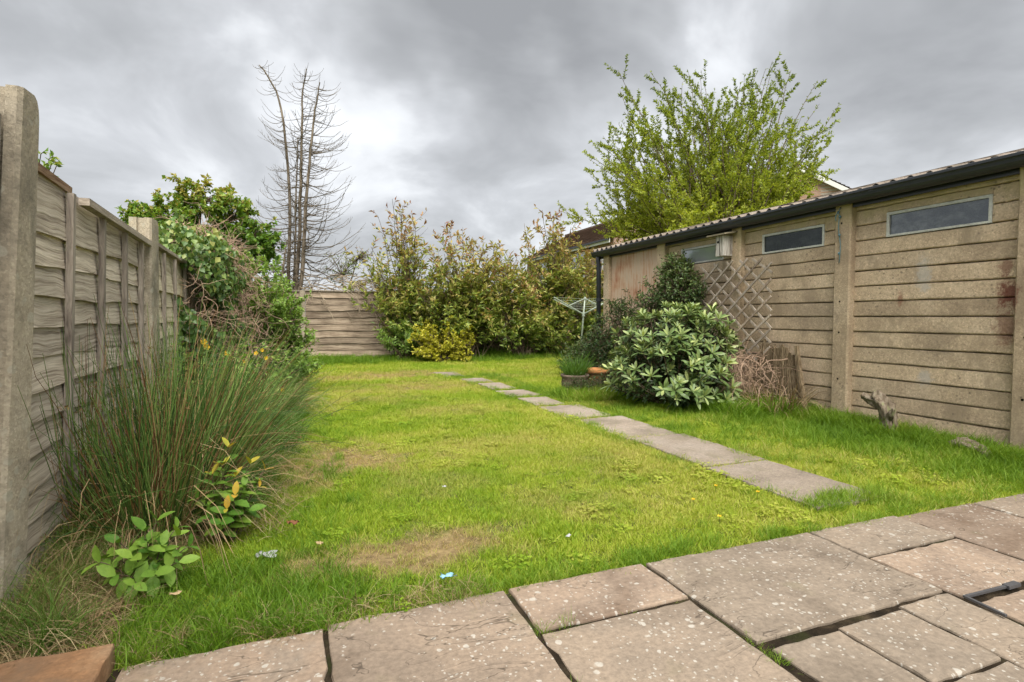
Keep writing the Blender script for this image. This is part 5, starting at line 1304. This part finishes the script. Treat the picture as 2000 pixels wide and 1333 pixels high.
props(knobbly('d', [(4.56, 2.66, g0 + .01), (4.50, 2.52, g0 + .075), (4.44, 2.38, g0 + .06), (4.40, 2.27, g0 + .02), (4.38, 2.17, g0 + .012)], [.03, .055, .05, .03, .015], 'drift', '', '', 3).build('fallen_log', M['drift'], None, True), 'pale fallen log lying in grass at foot of the garage', 'log')
def rock(name, c, rr, mat, label, seed, cat_='stone'):
    r_ = np.random.default_rng(seed); nu, nv = 14, 8; vs, fs = [], []
    for j in range(nv + 1):
        ph = pi * j / nv - pi / 2
        for i in range(nu):
            th = 2 * pi * i / nu; d = np.array([cos(th) * cos(ph), sin(th) * cos(ph), sin(ph)]); k = 1 + .18 * sin(3 * th + seed) * cos(ph) + .12 * sin(5 * ph + 2 * th) + r_.normal(0, .04)
            d = np.sign(d) * np.abs(d) ** .75; vs.append(np.array(c) + d * np.array(rr) * k)
    for j in range(nv):
        for i in range(nu): fs.append((j * nu + i, j * nu + (i + 1) % nu, (j + 1) * nu + (i + 1) % nu, (j + 1) * nu + i))
    mb = MB(); mb.add(vs, fs); return props(mb.build(name, M[mat], None), label, cat_)
c = gnd(1440, 812); rock('mossy_stone', (c[0], c[1], bz(c[0], c[1]) + .04), (.10, .13, .07), 'mossrock', 'brown mossy stone in long grass beside the rhododendron', 4)
def scrap(name, label, c, size, mat, seed, cat_='litter', zz=0.035):
    r_ = np.random.default_rng(seed); mb = MB(); n = 6; xx, yy = np.meshgrid(np.linspace(-.5, .5, n), np.linspace(-.5, .5, n)); z = r_.normal(0, .16, (n, n)); ang = r_.uniform(0, 6)
    X = (xx + r_.normal(0, .08, (n, n))) * size; Y = (yy * .6 + r_.normal(0, .06, (n, n))) * size
    P_ = np.stack([c[0] + X * cos(ang) - Y * sin(ang), c[1] + X * sin(ang) + Y * cos(ang), bz(c[0], c[1]) + zz + z * size * .6 + .0], -1).reshape(-1, 3)
    i, j = np.meshgrid(np.arange(n - 1), np.arange(n - 1)); a_ = (j * n + i).ravel(); F_ = np.stack([a_, a_ + 1, a_ + n + 1, a_ + n], 1)
    o_ = fobj(name, P_, F_, M[mat]); so = o_.modifiers.new('thick', 'SOLIDIFY'); so.thickness = 0.0015; return props(o_, label, cat_)
scrap('plastic_scrap', 'crumpled white plastic scrap in grass by the broad leaved plants', gnd(520, 1103), .07, 'white', 1)
scrap('plastic_scrap', 'crumpled pale blue plastic scrap at lawn edge of the patio', gnd(873, 1152), .05, 'blue', 2, zz=.05)
scrap('plastic_scrap', 'white plastic scrap lying beside the mossy stone', gnd(1395, 808), .10, 'white', 3)
scrap('plastic_scrap', 'tiny white scrap out in the middle of lawn', gnd(868, 965), .022, 'white', 4)
scrap('plastic_scrap', 'small white scrap on lawn near the patio edge', gnd(1110, 1062), .024, 'white', 9)
scrap('dead_leaf', 'curled red brown dead leaf in joint between patio flagstones', (0.735, 1.585), .05, 'deadleaf', 5, 'leaf', zz=.055)
scrap('dead_leaf', 'pale brown dead leaf on grass beside the dry patch', gnd(625, 1085), .035, 'paledead', 6, 'leaf', zz=.05)
scrap('dead_leaf', 'orange brown dead leaf in grass near the sandstone block', gnd(343, 1195), .035, 'paledead', 7, 'leaf', zz=.06)
scrap('dead_leaf', 'dark brown curled leaf below the yellow tipped leafy plant', gnd(572, 1045), .045, 'deadleaf', 8, 'leaf', zz=.05)
# black L-shaped metal frame on the patio
mf = MB(); z = .031
mf.beam((2.142, 1.165, z), (2.36, 1.158, z), .010, .008).beam((2.136, 1.170, z), (2.122, 1.04, z), .010, .0075).box((2.35, 1.145, z - .006), (2.42, 1.168, z + .006))
props(mf.build('metal_frame', M['metal']), 'dark L-shaped metal bar lying on the patio flagstones', 'metal bar')

# rotary airer
ac = np.array([5.9, 11.05, bz(5.9, 11.05)])
ra = thing('rotary_airer', 'pale metal rotary clothes airer leaning slightly before the shrubs', 'clothes airer', tuple(ac))
lean = np.array([.085, -.02, 1.0]); hub = ac + lean * 1.06; top = ac + lean * 1.42
MB().tube([ac - [0, 0, .1], hub, top], [.021, .019, .017], 8).build('pole', M['airer'], ra, smooth=True)
MB().lathe(hub, [(.02, -.05), (.038, -.045), (.038, .045), (.02, .05)], 10).build('hub', M['airer'], ra)
MB().lathe(top, [(.018, -.03), (.03, -.02), (.03, .02), (.012, .035)], 10).build('top_cap', M['airer'], ra)
tipsr = []
for k in range(4):
    a_ = radians(20 + 90 * k); e = hub + np.array([cos(a_) * .95, sin(a_) * .95, .36]); tipsr.append(e)
    MB().tube([hub, e], .016, 6).build('arm', M['airer'], ra); mid = hub + (e - hub) * .52
    MB().tube([top, mid], .009, 6).build('strut', M['airer'], ra)
ln = MB()
for f in np.linspace(.4, 1, 5):
    for k in range(4):
        a_ = hub + (tipsr[k] - hub) * f; b_ = hub + (tipsr[(k + 1) % 4] - hub) * f; ln.tube([a_, (a_ + b_) / 2 - [0, 0, .03], b_], .0018, 4)
ln.build('washing_line', M['cord'], ra)

# ------------------------------------------------------------------ rushes and leafy plants in the left border
def rush(name, label, c, n, R0, L, rng, brown=.25, out=.5, seeds=True, group=None, lean=(0, 0, 0), bend=(0, 0, -.35)):
    t_ = thing(name, label, 'rush', (c[0], c[1], bz(c[0], c[1])), group); cc = np.array([c[0], c[1], bz(c[0], c[1]) - .02])
    az = rng.uniform(0, 2 * pi, n); rr = np.sqrt(rng.uniform(0, 1, n)) * R0
    p = cc + np.stack([np.cos(az) * rr, np.sin(az) * rr * 1.2, np.zeros(n)], 1)
    d = np.stack([np.cos(az) * out * (rr / R0) * rng.uniform(.3, 1.2, n), np.sin(az) * out * (rr / R0) * rng.uniform(.3, 1.2, n), np.ones(n)], 1) + rng.normal(0, .15, (n, 3)) + np.array(lean)
    LL = rng.uniform(L[0], L[1], n) * (1 - .15 * rr / R0)
    over = (rng.uniform(0, 1, n) < .14)[:, None]
    S, SD = shoots(p, d, LL, 8, rng, np.where(over, np.stack([rng.normal(0, 1.2, n), rng.normal(0, 1.2, n), np.full(n, -1.3)], 1), np.array(bend)), .035, True)
    S[:, :, 0] = np.maximum(S[:, :, 0], (fence_base(S[:, :, 1]) + 0.07 + .05 * S[:, :, 2])) 
    isb = rng.uniform(0, 1, n) < brown
    for nm, sel, mt, rad in (('green_stems', ~isb, 'rush', .0030), ('brown_stems', isb, 'rushbrown', .0027)):
        V, F = tubes(S[sel], taper_r(sel.sum(), 8, rad, .0007), 3); fobj(nm, V, F, M[mt], t_, np.repeat(rng.uniform(0, 1, sel.sum()), 21))
    if seeds:
        sd = np.where(~isb & (LL > L[0] + .45 * (L[1] - L[0])) & (rng.uniform(0, 1, n) < .22))[0]
        p_, d_ = along(S, SD, sd, np.full(len(sd), .80)); k = 7; p_ = np.repeat(p_, k, 0) + rng.normal(0, .005, (len(p_) * k, 3)); d_ = np.repeat(d_, k, 0); D, N = leaf_frames(rng, d_, .8, .2)
        leaves('seed_heads', p_, D, N, rng.uniform(.006, .016, len(p_)), rng.uniform(.004, .008, len(p_)), M['seed'], t_, rng.uniform(0, 1, len(p_)), kind='stuff')
    # straw skirt
    m_ = int(n * .30); Q, Qd = tuft_stems(cc + [0, 0, .02], m_, rng, R0 * 1.15, (.35, .85), 1.3, (0.1, 0, -2.2)); Q[:, :, 2] = np.maximum(Q[:, :, 2], cc[2] + .01)
    Q[:, :, 0] = np.maximum(Q[:, :, 0], fence_base(Q[:, :, 1]) + .05)
    V, F = ribbons(Q, rng.uniform(.003, .0075, m_), rng); fobj('dead_blades', V, F, M['straw'], t_, np.repeat(rng.uniform(0, 1, m_), 5))
    return t_
rng = np.random.default_rng(81)
rush('rush_clump', 'big dark green rush clump with browned lower stems beside concrete post', (-0.64, 2.90), 600, .21, (.42, 1.18), rng, .38, .72, lean=(.03, .02, 0))
rush('rush_clump', 'upright rush clump with seed heads behind the biggest browned clump', (-0.58, 3.40), 500, .22, (.45, 1.18), rng, .15, .6, lean=(.04, 0, 0))
rush('rush_clump', 'grey green arching rush clump spilling out towards the dry lawn patch', (-0.62, 3.95), 460, .26, (.5, 1.1), rng, .16, .62, lean=(.06, 0, 0), bend=(.1, 0, -.5))
rush('rush_clump', 'shorter soft rush clump in front of the ivy mound', (-0.66, 4.80), 480, .28, (.35, .8), rng, .15, .8, seeds=False, lean=(.1, 0, 0), bend=(.15, 0, -.9))
rush('rush_clump', 'low straggling rush clump below the privet bush', (-0.42, 6.0), 600, .34, (.3, .62), rng, .2, 1.0, seeds=False, bend=(.1, 0, -1.1))
# hypericum-like plants: each leaf its own part
def ovate_mesh(mat, L, W):
    V, F, k = leaf_geo(np.zeros((1, 3)), np.array([[1.0, 0, 0]]), np.array([[0, 0, 1.0]]), L, W, 'oval', .18, .12); return fmesh('leaf', V, F, mat, None, True)
LM = [ovate_mesh(M['hleaf'], .074, .040), ovate_mesh(M['hleaf'], .062, .033), ovate_mesh(M['hleafy'], .056, .026)]
def leafy(name, label, c, stems_, rng):
    t_ = thing(name, label, 'plant', (c[0], c[1], bz(c[0], c[1]))); mb = MB()
    for (ex, ey, ez, np_, tipy) in stems_:
        p0 = np.array([c[0], c[1], bz(c[0], c[1]) - .02]) + [rng.normal(0, .02), rng.normal(0, .02), 0]; p1 = np.array([c[0] + ex, c[1] + ey, bz(c[0], c[1]) + ez])
        ctl = np.array([p0[0] * .4 + p1[0] * .6, p0[1] * .4 + p1[1] * .6, p1[2] * .75 + .01]); q = np.linspace(0, 1, 9)[:, None]; Q = p0 * (1 - q) ** 2 + 2 * ctl * q * (1 - q) + p1 * q ** 2
        mb.tube(Q, np.linspace(.0035, .0015, 9), 5, cap=False); T = unit(np.gradient(Q, axis=0))
        for j in range(np_):
            f = .42 + .58 * j / max(1, np_ - 1); i = min(int(f * 8), 8); pt_ = Q[i]; d = T[i]; a0 = (j % 2) * pi / 2 + rng.normal(0, .25)
            s1 = unit(np.cross(d, [0.3, .2, 1.0])); s2 = np.cross(d, s1); last = (j == np_ - 1)
            for sg in (0, pi):
                out = s1 * cos(a0 + sg) + s2 * sin(a0 + sg); ld = unit(out * (.75 if last else 1.0) + d * (.75 if last else .25) + UP * .1)
                o_ = bpy.data.objects.new('leaf', LM[2] if (last and tipy) else LM[int(rng.integers(0, 2))]); zx = unit(np.cross(np.cross(ld, d + UP * .6), ld)); yx = np.cross(zx, ld)
                R_ = Matrix((tuple(ld), tuple(yx), tuple(zx))).transposed(); o_.rotation_mode = 'QUATERNION'; o_.rotation_quaternion = R_.to_quaternion()
                s_ = rng.uniform(.75, 1.25) * (.85 if last else 1); o_.scale = (s_,) * 3; o_.location = tuple(pt_); link(o_, t_)
    mb.build('stems', M['bark'], t_); return t_
rng = np.random.default_rng(83)
leafy('leafy_plant', 'upright leafy plant with yellow orange tipped leaves before the rushes', (-0.33, 2.68), [(0.02, -.02, .43, 5, True), (.10, .02, .34, 5, True), (-.04, -.06, .33, 4, True), (.14, -.02, .24, 4, True), (.05, -.10, .24, 4, True), (-.10, -.04, .22, 4, False), (.10, -.08, .16, 3, False), (0, -.14, .14, 3, False), (.04, -.04, .30, 4, True), (.16, .04, .30, 4, True), (.0, -.05, .36, 4, True), (.08, -.05, .26, 4, False), (-.05, -.1, .16, 4, False), (.12, .0, .2, 4, False), (.02, -.12, .19, 4, True)], rng)
leafy('leafy_plant', 'low plain green leafy plant near the sandstone block', (-0.545, 2.32), [(0, -.02, .22, 3, False), (.10, -.02, .19, 3, False), (-.07, -.05, .20, 3, False), (.05, -.12, .10, 3, False), (-.06, -.14, .12, 3, False), (.12, -.10, .12, 3, False), (-.11, .03, .12, 3, False), (.03, .02, .24, 3, False), (-.02, -.1, .16, 3, False), (.06, -.05, .17, 4, False), (-.05, -.02, .15, 4, False), (.02, -.07, .20, 4, False), (-.12, -.08, .15, 4, False), (.14, -.04, .15, 4, False), (0, -.16, .09, 3, False), (.09, .03, .2, 4, False)], rng)
# yellow flowered plants in front of the ivy
yf = thing('yellow_flower_plant', 'green plant with small orange yellow flowers in front of ivy', 'plant', (-0.62, 5.55, bz(-.62, 5.55)))
rng = np.random.default_rng(84); cc = np.array([-0.62, 5.55, bz(-.62, 5.55)])
Q, Qd = tuft_stems(cc, 70, rng, .3, (.45, .85), .5, (0, 0, -.2)); V, F = tubes(Q, taper_r(70, 6, .003, .0015), 3); fobj('stems', V, F, M['rush'], yf, np.repeat(rng.uniform(.5, 1, 70), 15))
p, d, _, _ = leaves_on(Q, Qd, rng, 16, .25, .98); D, N = leaf_frames(rng, d, .9, .8); L = rng.uniform(.03, .07, len(p)); leaves('foliage', p, D, N, L, L * .5, M['privet'], yf, np.clip(rng.normal(.55, .25, len(p)), 0, 1))
for (u, v) in ((404, 678), (444, 690), (500, 690), (512, 684), (478, 706), (398, 668), (520, 700), (552, 762)):
    c = CP + ray(u, v) * rng.uniform(4.95, 5.2); mb = MB(); R_ = .026 if u < 450 else .017
    for k in range(5):
        a_ = k * 2 * pi / 5; e1 = c + R_ * np.array([cos(a_ - .5), -.25, sin(a_ - .5)]); e2 = c + R_ * np.array([cos(a_ + .5), -.25, sin(a_ + .5)]); e3 = c + R_ * 1.15 * np.array([cos(a_), -.1, sin(a_)]); mb.add([c, e1, e3, e2], [(0, 1, 2, 3)])
    mb.build('flower', M['petal'], yf)

# ------------------------------------------------------------------ grass (uncountable): tufts instanced by geometry nodes
def tuft_obj(name, n, R, L, W, mat, rng, out=.6, bend=-1.0, k=4):
    az = rng.uniform(0, 2 * pi, n); rr = np.sqrt(rng.uniform(0, 1, n)) * R; th = rng.uniform(0, 2 * pi, n)
    p = np.stack([np.cos(az) * rr, np.sin(az) * rr, np.full(n, -.008)], 1)
    o = rng.uniform(.1, 1, n) * out
    d = np.stack([np.cos(th) * o, np.sin(th) * o, np.ones(n)], 1)
    Q = np.empty((n, k, 3)); Q[:, 0] = p; LL = rng.uniform(L[0], L[1], n); dd = unit(d)
    fall = np.stack([np.cos(th), np.sin(th), np.full(n, bend)], 1)
    for i in range(1, k):
        dd = unit(dd + fall * (.28 * i / k)); Q[:, i] = Q[:, i - 1] + dd * (LL / (k - 1))[:, None]
    V, F = ribbons(Q, rng.uniform(W[0], W[1], n), rng)
    return bpy.data.objects.new(name, fmesh(name, V, F, mat, np.repeat(rng.uniform(0, 1, n), k - 1)))
def gn_grass(name, label, pts, rot, scl, idx, variants, dry=None):
    cl = bpy.data.collections.new(name + '_tufts')
    for v in variants: cl.objects.link(v)
    me = bpy.data.meshes.new(name); me.vertices.add(len(pts)); me.vertices.foreach_set('co', np.asarray(pts, np.float32).ravel())
    a = me.attributes.new('rot', 'FLOAT_VECTOR', 'POINT'); a.data.foreach_set('vector', np.asarray(rot, np.float32).ravel())
    a = me.attributes.new('scl', 'FLOAT', 'POINT'); a.data.foreach_set('value', np.asarray(scl, np.float32))
    a = me.attributes.new('idx', 'INT', 'POINT'); a.data.foreach_set('value', np.asarray(idx, np.int32))
    pts = np.asarray(pts); tone = np.clip(.5 + 1.2 * (vnoise(pts[:, 0], pts[:, 1], .8, 31) - .5) + 1.0 * (vnoise(pts[:, 0], pts[:, 1], .22, 32) - .5) + rng.normal(0, .12, len(pts)), 0, 1)
    a = me.attributes.new('tone', 'FLOAT', 'POINT'); a.data.foreach_set('value', tone.astype(np.float32))
    a = me.attributes.new('dry', 'FLOAT', 'POINT'); a.data.foreach_set('value', np.asarray(np.zeros(len(pts)) if dry is None else dry, np.float32))
    o = bpy.data.objects.new(name, me); COL.objects.link(o); o['kind'] = 'stuff'; o['label'] = label; o['category'] = 'grass'
    me.materials.append(variants[0].data.materials[0])
    g = bpy.data.node_groups.new(name, 'GeometryNodeTree')
    g.interface.new_socket('Geometry', in_out='INPUT', socket_type='NodeSocketGeometry'); g.interface.new_socket('Geometry', in_out='OUTPUT', socket_type='NodeSocketGeometry')
    N = g.nodes; gi = N.new('NodeGroupInput'); go = N.new('NodeGroupOutput'); iop = N.new('GeometryNodeInstanceOnPoints'); ci = N.new('GeometryNodeCollectionInfo')
    ci.inputs[0].default_value = cl; ci.inputs['Separate Children'].default_value = True; ci.inputs['Reset Children'].default_value = True
    def attr(nm, tp):
        x = N.new('GeometryNodeInputNamedAttribute'); x.data_type = tp; x.inputs[0].default_value = nm; return x.outputs[0]
    e2r = N.new('FunctionNodeEulerToRotation'); g.links.new(attr('rot', 'FLOAT_VECTOR'), e2r.inputs[0])
    g.links.new(gi.outputs[0], iop.inputs['Points']); g.links.new(ci.outputs[0], iop.inputs['Instance']); iop.inputs['Pick Instance'].default_value = True
    g.links.new(attr('idx', 'INT'), iop.inputs['Instance Index']); g.links.new(e2r.outputs[0], iop.inputs['Rotation']); g.links.new(attr('scl', 'FLOAT'), iop.inputs['Scale'])
    g.links.new(iop.outputs[0], go.inputs[0])
    md = o.modifiers.new('tufts', 'NODES'); md.node_group = g
    return o
rng = np.random.default_rng(91)
def scatter(n, x0, x1, y0, y1):
    return np.stack([rng.uniform(x0, x1, n), rng.uniform(y0, y1, n)], 1)
def in_path(x, y, mrg):
    r = np.zeros(len(x), bool)
    for (x0, x1, y0, y1) in SLABS: r |= (x > x0 + mrg) & (x < x1 - mrg) & (y > y0 + mrg) & (y < y1 - mrg)
    return r
def slab_gap(x, y):
    g = np.zeros(len(x), bool)
    for k in range(len(SLABS) - 1): g |= (y > SLABS[k][3] - .02) & (y < SLABS[k + 1][2] + .02)
    return g
def place(P, thin=None):
    return np.concatenate([P, gz(P[:, 0], P[:, 1])[:, None]], 1)
def rotv(n, tilt=.12): return np.stack([rng.normal(0, tilt, n), rng.normal(0, tilt, n), rng.uniform(0, 2 * pi, n)], 1)
# mown lawn
def clover_obj(name, n, mat, rng):
    az = rng.uniform(0, 2 * pi, n); rr = np.sqrt(rng.uniform(0, 1, n)) * .05; h = rng.uniform(.012, .032, n)
    P0 = np.stack([np.cos(az) * rr, np.sin(az) * rr, h], 1); Ps = np.repeat(P0, 3, 0); th = np.repeat(rng.uniform(0, 6.28, n), 3) + np.tile([0, 2.09, 4.19], n)
    D = np.stack([np.cos(th), np.sin(th), rng.normal(.1, .15, 3 * n)], 1); N = np.tile(UP, (3 * n, 1)) + rng.normal(0, .2, (3 * n, 3)); L = rng.uniform(.007, .013, 3 * n)
    V, F, k = leaf_geo(Ps, D, N, L, L * .95, 'diamond', .1, .1); return bpy.data.objects.new(name, fmesh(name, V, F, mat, np.repeat(np.repeat(rng.uniform(0, .7, n), 3), k)))
lawnv = [tuft_obj('lawn_tuft', 46, .055, (.018, .042), (.0022, .0042), M['lawn'], np.random.default_rng(100 + i), .9, -.5) for i in range(6)]
A = scatter(15000, -0.40, 4.75, 1.79, 4.2); B = scatter(17000, -0.6, 4.75, 4.2, 8.2); C = scatter(12000, -0.8, 9.5, 8.2, 13.0)
P_ = np.concatenate([A, B, C]); sc_ = np.concatenate([np.full(len(A), 1.0), np.full(len(B), 1.2), np.full(len(C), 1.75)])
x, y = P_[:, 0], P_[:, 1]
ok = ~(in_path(x, y, .02)) & (x < np.where(y < 8.2, 4.72, 99)) & (x > fence_base(y) + .03)
drn = np.zeros(len(x))
for c, (rx_, ry_), s_ in DRY: drn = np.maximum(drn, s_ * np.clip(1.2 - np.hypot((x - c[0]) / rx_, (y - c[1]) / ry_) - 1.1 * (vnoise(x, y, .14, 4) - .5) - .9 * (vnoise(x, y, .05, 44) - .5), 0, 1))
ok &= rng.uniform(0, 1, len(x)) > drn * .7
ok &= ~((y < 1.86 + .03 * vnoise(x, y, .2, 8)) & (rng.uniform(0, 1, len(x)) < .4))
P_, sc_, drn = P_[ok], sc_[ok], drn[ok]; sc_ = sc_ * (1 - .3 * drn) * rng.uniform(.75, 1.2, len(P_)) * (0.85 + .4 * vnoise(P_[:, 0], P_[:, 1], .5, 9)) 
gn_grass('lawn_grass', 'short bright green mown lawn with dry straw patches', place(P_), rotv(len(P_)), sc_, np.where((vnoise(P_[:, 0], P_[:, 1], .28, 61) > .55) & (rng.uniform(0, 1, len(P_)) < .035) & (P_[:, 1] < 7), rng.integers(6, 8, len(P_)), rng.integers(0, 6, len(P_))), lawnv + [clover_obj('lawn_tuft_clover', 30, M['lawn'], np.random.default_rng(110 + i)) for i in range(2)], np.clip(drn * 1.25, 0, 1))
# longer unmown grass: patio edge, path edges, garage foot, back bank, left border edge
longv = [tuft_obj('long_tuft', 30, .05, (.05, .13), (.0025, .005), M['longgrass'], np.random.default_rng(120 + i), .7, -.9, 5) for i in range(6)]
segs = []
def add(P, s0, s1, prob=None):
    s = rng.uniform(s0, s1, len(P)); 
    if prob is not None:
        k = rng.uniform(0, 1, len(P)) < prob(P[:, 0], P[:, 1]); P, s = P[k], s[k]
    segs.append((P, s))
add(scatter(700, -0.5, 4.7, 1.80, 1.92), .35, .8, lambda x, y: .25 + .75 * (vnoise(x, y, .25, 12) > .5))
add(scatter(2000, -0.55, .9, 1.78, 2.6), .4, .95, lambda x, y: (1 - sstep(x + .5 * vnoise(x, y, .25, 41), -.15, .75)) * (1 - sstep(y + .4 * vnoise(x, y, .2, 42), 2.0, 2.65)))
add(scatter(900, 2.3, 2.52, 1.95, 9.6), .3, .8, lambda x, y: (vnoise(x, y, .3, 13) > .45) * 1.0)
add(scatter(1100, 2.80, 3.12, 1.95, 9.6), .35, .9, lambda x, y: (vnoise(x, y, .3, 14) > .35) * np.where(y < 4.7, x > 2.93, x > 2.78))
add(scatter(1500, 2.35, 3.0, 2.8, 9.0), .3, .7, lambda x, y: slab_gap(x, y) * 1.0)
add(scatter(260, 2.45, 3.0, 2.0, 2.25), .5, 1.0, lambda x, y: 1 - sstep(y, 2.03, 2.2))
add(scatter(6500, 3.0, 4.75, 1.9, 6.3), .45, 1.15, lambda x, y: .12 + .88 * sstep(x + .25 * vnoise(x, y, .4, 15), 3.5, 4.3))
add(scatter(1800, 4.35, 4.76, 1.85, 5.4), .9, 1.7)
add(scatter(700, 3.9, 4.7, 4.0, 4.7), 1.0, 2.1)
add(scatter(700, 2.95, 3.6, 5.6, 6.25), .8, 2.0)
add(scatter(3600, -0.6, 9.0, 11.5, 12.9), .8, 1.9, lambda x, y: sstep(y + .5 * vnoise(x, y, .6, 16), 11.8, 12.3) * np.where(x < 1.9, .8, 1.0))
add(scatter(900, 3.3, 9.0, 12.2, 12.9), 1.6, 2.8)
add(scatter(900, -.15, .25, 2.2, 12.5), .4, .9, lambda x, y: (vnoise(x, y, .4, 17) > .5) * .7)
add(scatter(1200, -.5, 4.6, 1.9, 11.0), .3, .75, lambda x, y: (vnoise(x, y, .35, 18) > .72) * 1.0)
P_ = np.concatenate([s[0] for s in segs]); sc_ = np.concatenate([s[1] for s in segs])
ok = (P_[:, 0] > fence_base(P_[:, 1]) + .03) & ~((P_[:, 0] > 4.74) & (P_[:, 1] < 8.2)); P_, sc_ = P_[ok], sc_[ok]
gn_grass('long_grass', 'longer tufty green grass along patio, path and garage foot', place(P_), rotv(len(P_), .2), sc_, rng.integers(0, 6, len(P_)), longv)
# border grass with straw
bordv = [tuft_obj('border_tuft', 34, .06, (.12, .34), (.0022, .0048), M['bordergrass'], np.random.default_rng(140 + i), .75, -1.1, 6) for i in range(6)]
segs = []
add(scatter(1000, -1.02, -.15, 1.95, 4.4), .4, 1.0, lambda x, y: (1 - .85 * sstep(x, -.35, -.12)) * (np.hypot(x + .33, y - 2.58) > .27) * (np.hypot(x + .53, y - 2.2) > .22) * np.where((x > -.62) & (y < 2.3), .12, 1.0))
add(scatter(1100, -1.1, -.05, 4.2, 8.0), .5, 1.25)
add(scatter(500, -1.1, -.0, 8.0, 11.0), .6, 1.2)
P_ = np.concatenate([s[0] for s in segs]); sc_ = np.concatenate([s[1] for s in segs]); ok = (P_[:, 0] > fence_base(P_[:, 1]) + .04) & ~((P_[:, 0] < -.5) & (P_[:, 1] < 1.84)); P_, sc_ = P_[ok], sc_[ok]
gn_grass('border_grass', 'rough tall grass mixed with straw in the side border', place(P_), rotv(len(P_), .25), sc_, rng.integers(0, 6, len(P_)), bordv)
strawv = [tuft_obj('straw_tuft', 22, .09, (.08, .26), (.002, .004), M['straw'], np.random.default_rng(160 + i), 2.5, -1.6, 5) for i in range(5)]
segs = []
add(scatter(210, -1.0, -.55, 1.86, 2.7), .5, 1.0); add(scatter(160, -0.8, -.1, 2.6, 4.5), .5, 1.0); add(scatter(70, -.5, .6, 1.80, 1.9), .3, .6)
for c, (rx_, ry_), s_ in DRY[:2]: add(scatter(120, c[0] - rx_ * .8, c[0] + rx_ * .8, c[1] - ry_ * .8, c[1] + ry_ * .8), .12, .26)
P_ = np.concatenate([s[0] for s in segs]); sc_ = np.concatenate([s[1] for s in segs]); ok = (P_[:, 0] > fence_base(P_[:, 1]) + .04) & ~((P_[:, 0] < -.5) & (P_[:, 1] < 1.84)); P_, sc_ = P_[ok], sc_[ok]
gn_grass('straw', 'matted pale dead grass below the rushes and on bare patches', place(P_) + [0, 0, .01], rotv(len(P_), .3), sc_, rng.integers(0, 5, len(P_)), strawv)
# weeds in the patio joints
segs = []
def joint(x0, y0, x1, y1, n, s0, s1):
    f = rng.uniform(0, 1, n)[:, None]; segs.append((np.array([[x0, y0]]) * (1 - f) + np.array([[x1, y1]]) * f + rng.normal(0, .005, (n, 2)), rng.uniform(s0, s1, n)))
joint(.675, 1.52, .80, 1.525, 14, .5, 1.0); joint(.673, 1.4, .673, .9, 26, .3, .65); joint(1.257, 1.28, 1.257, 1.12, 20, .4, .8); joint(1.257, 1.12, 1.257, .8, 14, .2, .45); joint(1.0, 1.52, 1.25, 1.525, 6, .25, .6); joint(1.257, 1.5, 1.257, 1.8, 3, .2, .35); joint(.673, 1.5, .673, 1.8, 3, .15, .3); joint(1.6, .91, 1.86, .91, 8, .15, .35); joint(1.3, 1.215, 2.1, 1.215, 12, .15, .4); joint(2.14, 1.25, 2.14, 1.79, 8, .12, .3); joint(2.16, 1.523, 2.7, 1.523, 6, .12, .25); joint(2.715, 1.2, 2.72, 1.79, 6, .12, .25); joint(.055, 1.2, .055, 1.78, 10, .15, .4); joint(1.56, .8, 1.56, 1.18, 7, .12, .3)
P_ = np.concatenate([s[0] for s in segs]); sc_ = np.concatenate([s[1] for s in segs])
gn_grass('joint_weeds', 'small grass weeds growing in joints between patio flagstones', np.concatenate([P_, np.full((len(P_), 1), -.012)], 1), rotv(len(P_), .3), sc_, rng.integers(0, 6, len(P_)), [tuft_obj('weed_tuft', 22, .018, (.05, .11), (.002, .004), M['longgrass'], np.random.default_rng(180 + i), .8, -.8, 5) for i in range(6)])
# a few buttercups in the lawn
for (u, v) in ((1398, 950), (1480, 962), (1354, 977), (1405, 1010)):
    c = gnd(u, v, .05); g0 = bz(c[0], c[1]); f_ = thing('buttercup', 'tiny orange yellow flower in the lawn near the path end', 'flower', (c[0], c[1], g0), 'tiny yellow lawn flowers')
    MB().tube([(c[0], c[1], g0 - .01), (c[0], c[1], .05)], .001, 5).build('stem', M['rush'], f_)
    mb = MB()
    for k in range(5):
        a_ = k * 2 * pi / 5; mb.add([(c[0], c[1], .05), (c[0] + .009 * cos(a_ - .5), c[1] + .009 * sin(a_ - .5), .055), (c[0] + .011 * cos(a_), c[1] + .011 * sin(a_), .058), (c[0] + .009 * cos(a_ + .5), c[1] + .009 * sin(a_ + .5), .055)], [(0, 1, 2, 3)])
    mb.build('petals', M['petal'], f_)
print('scene built')
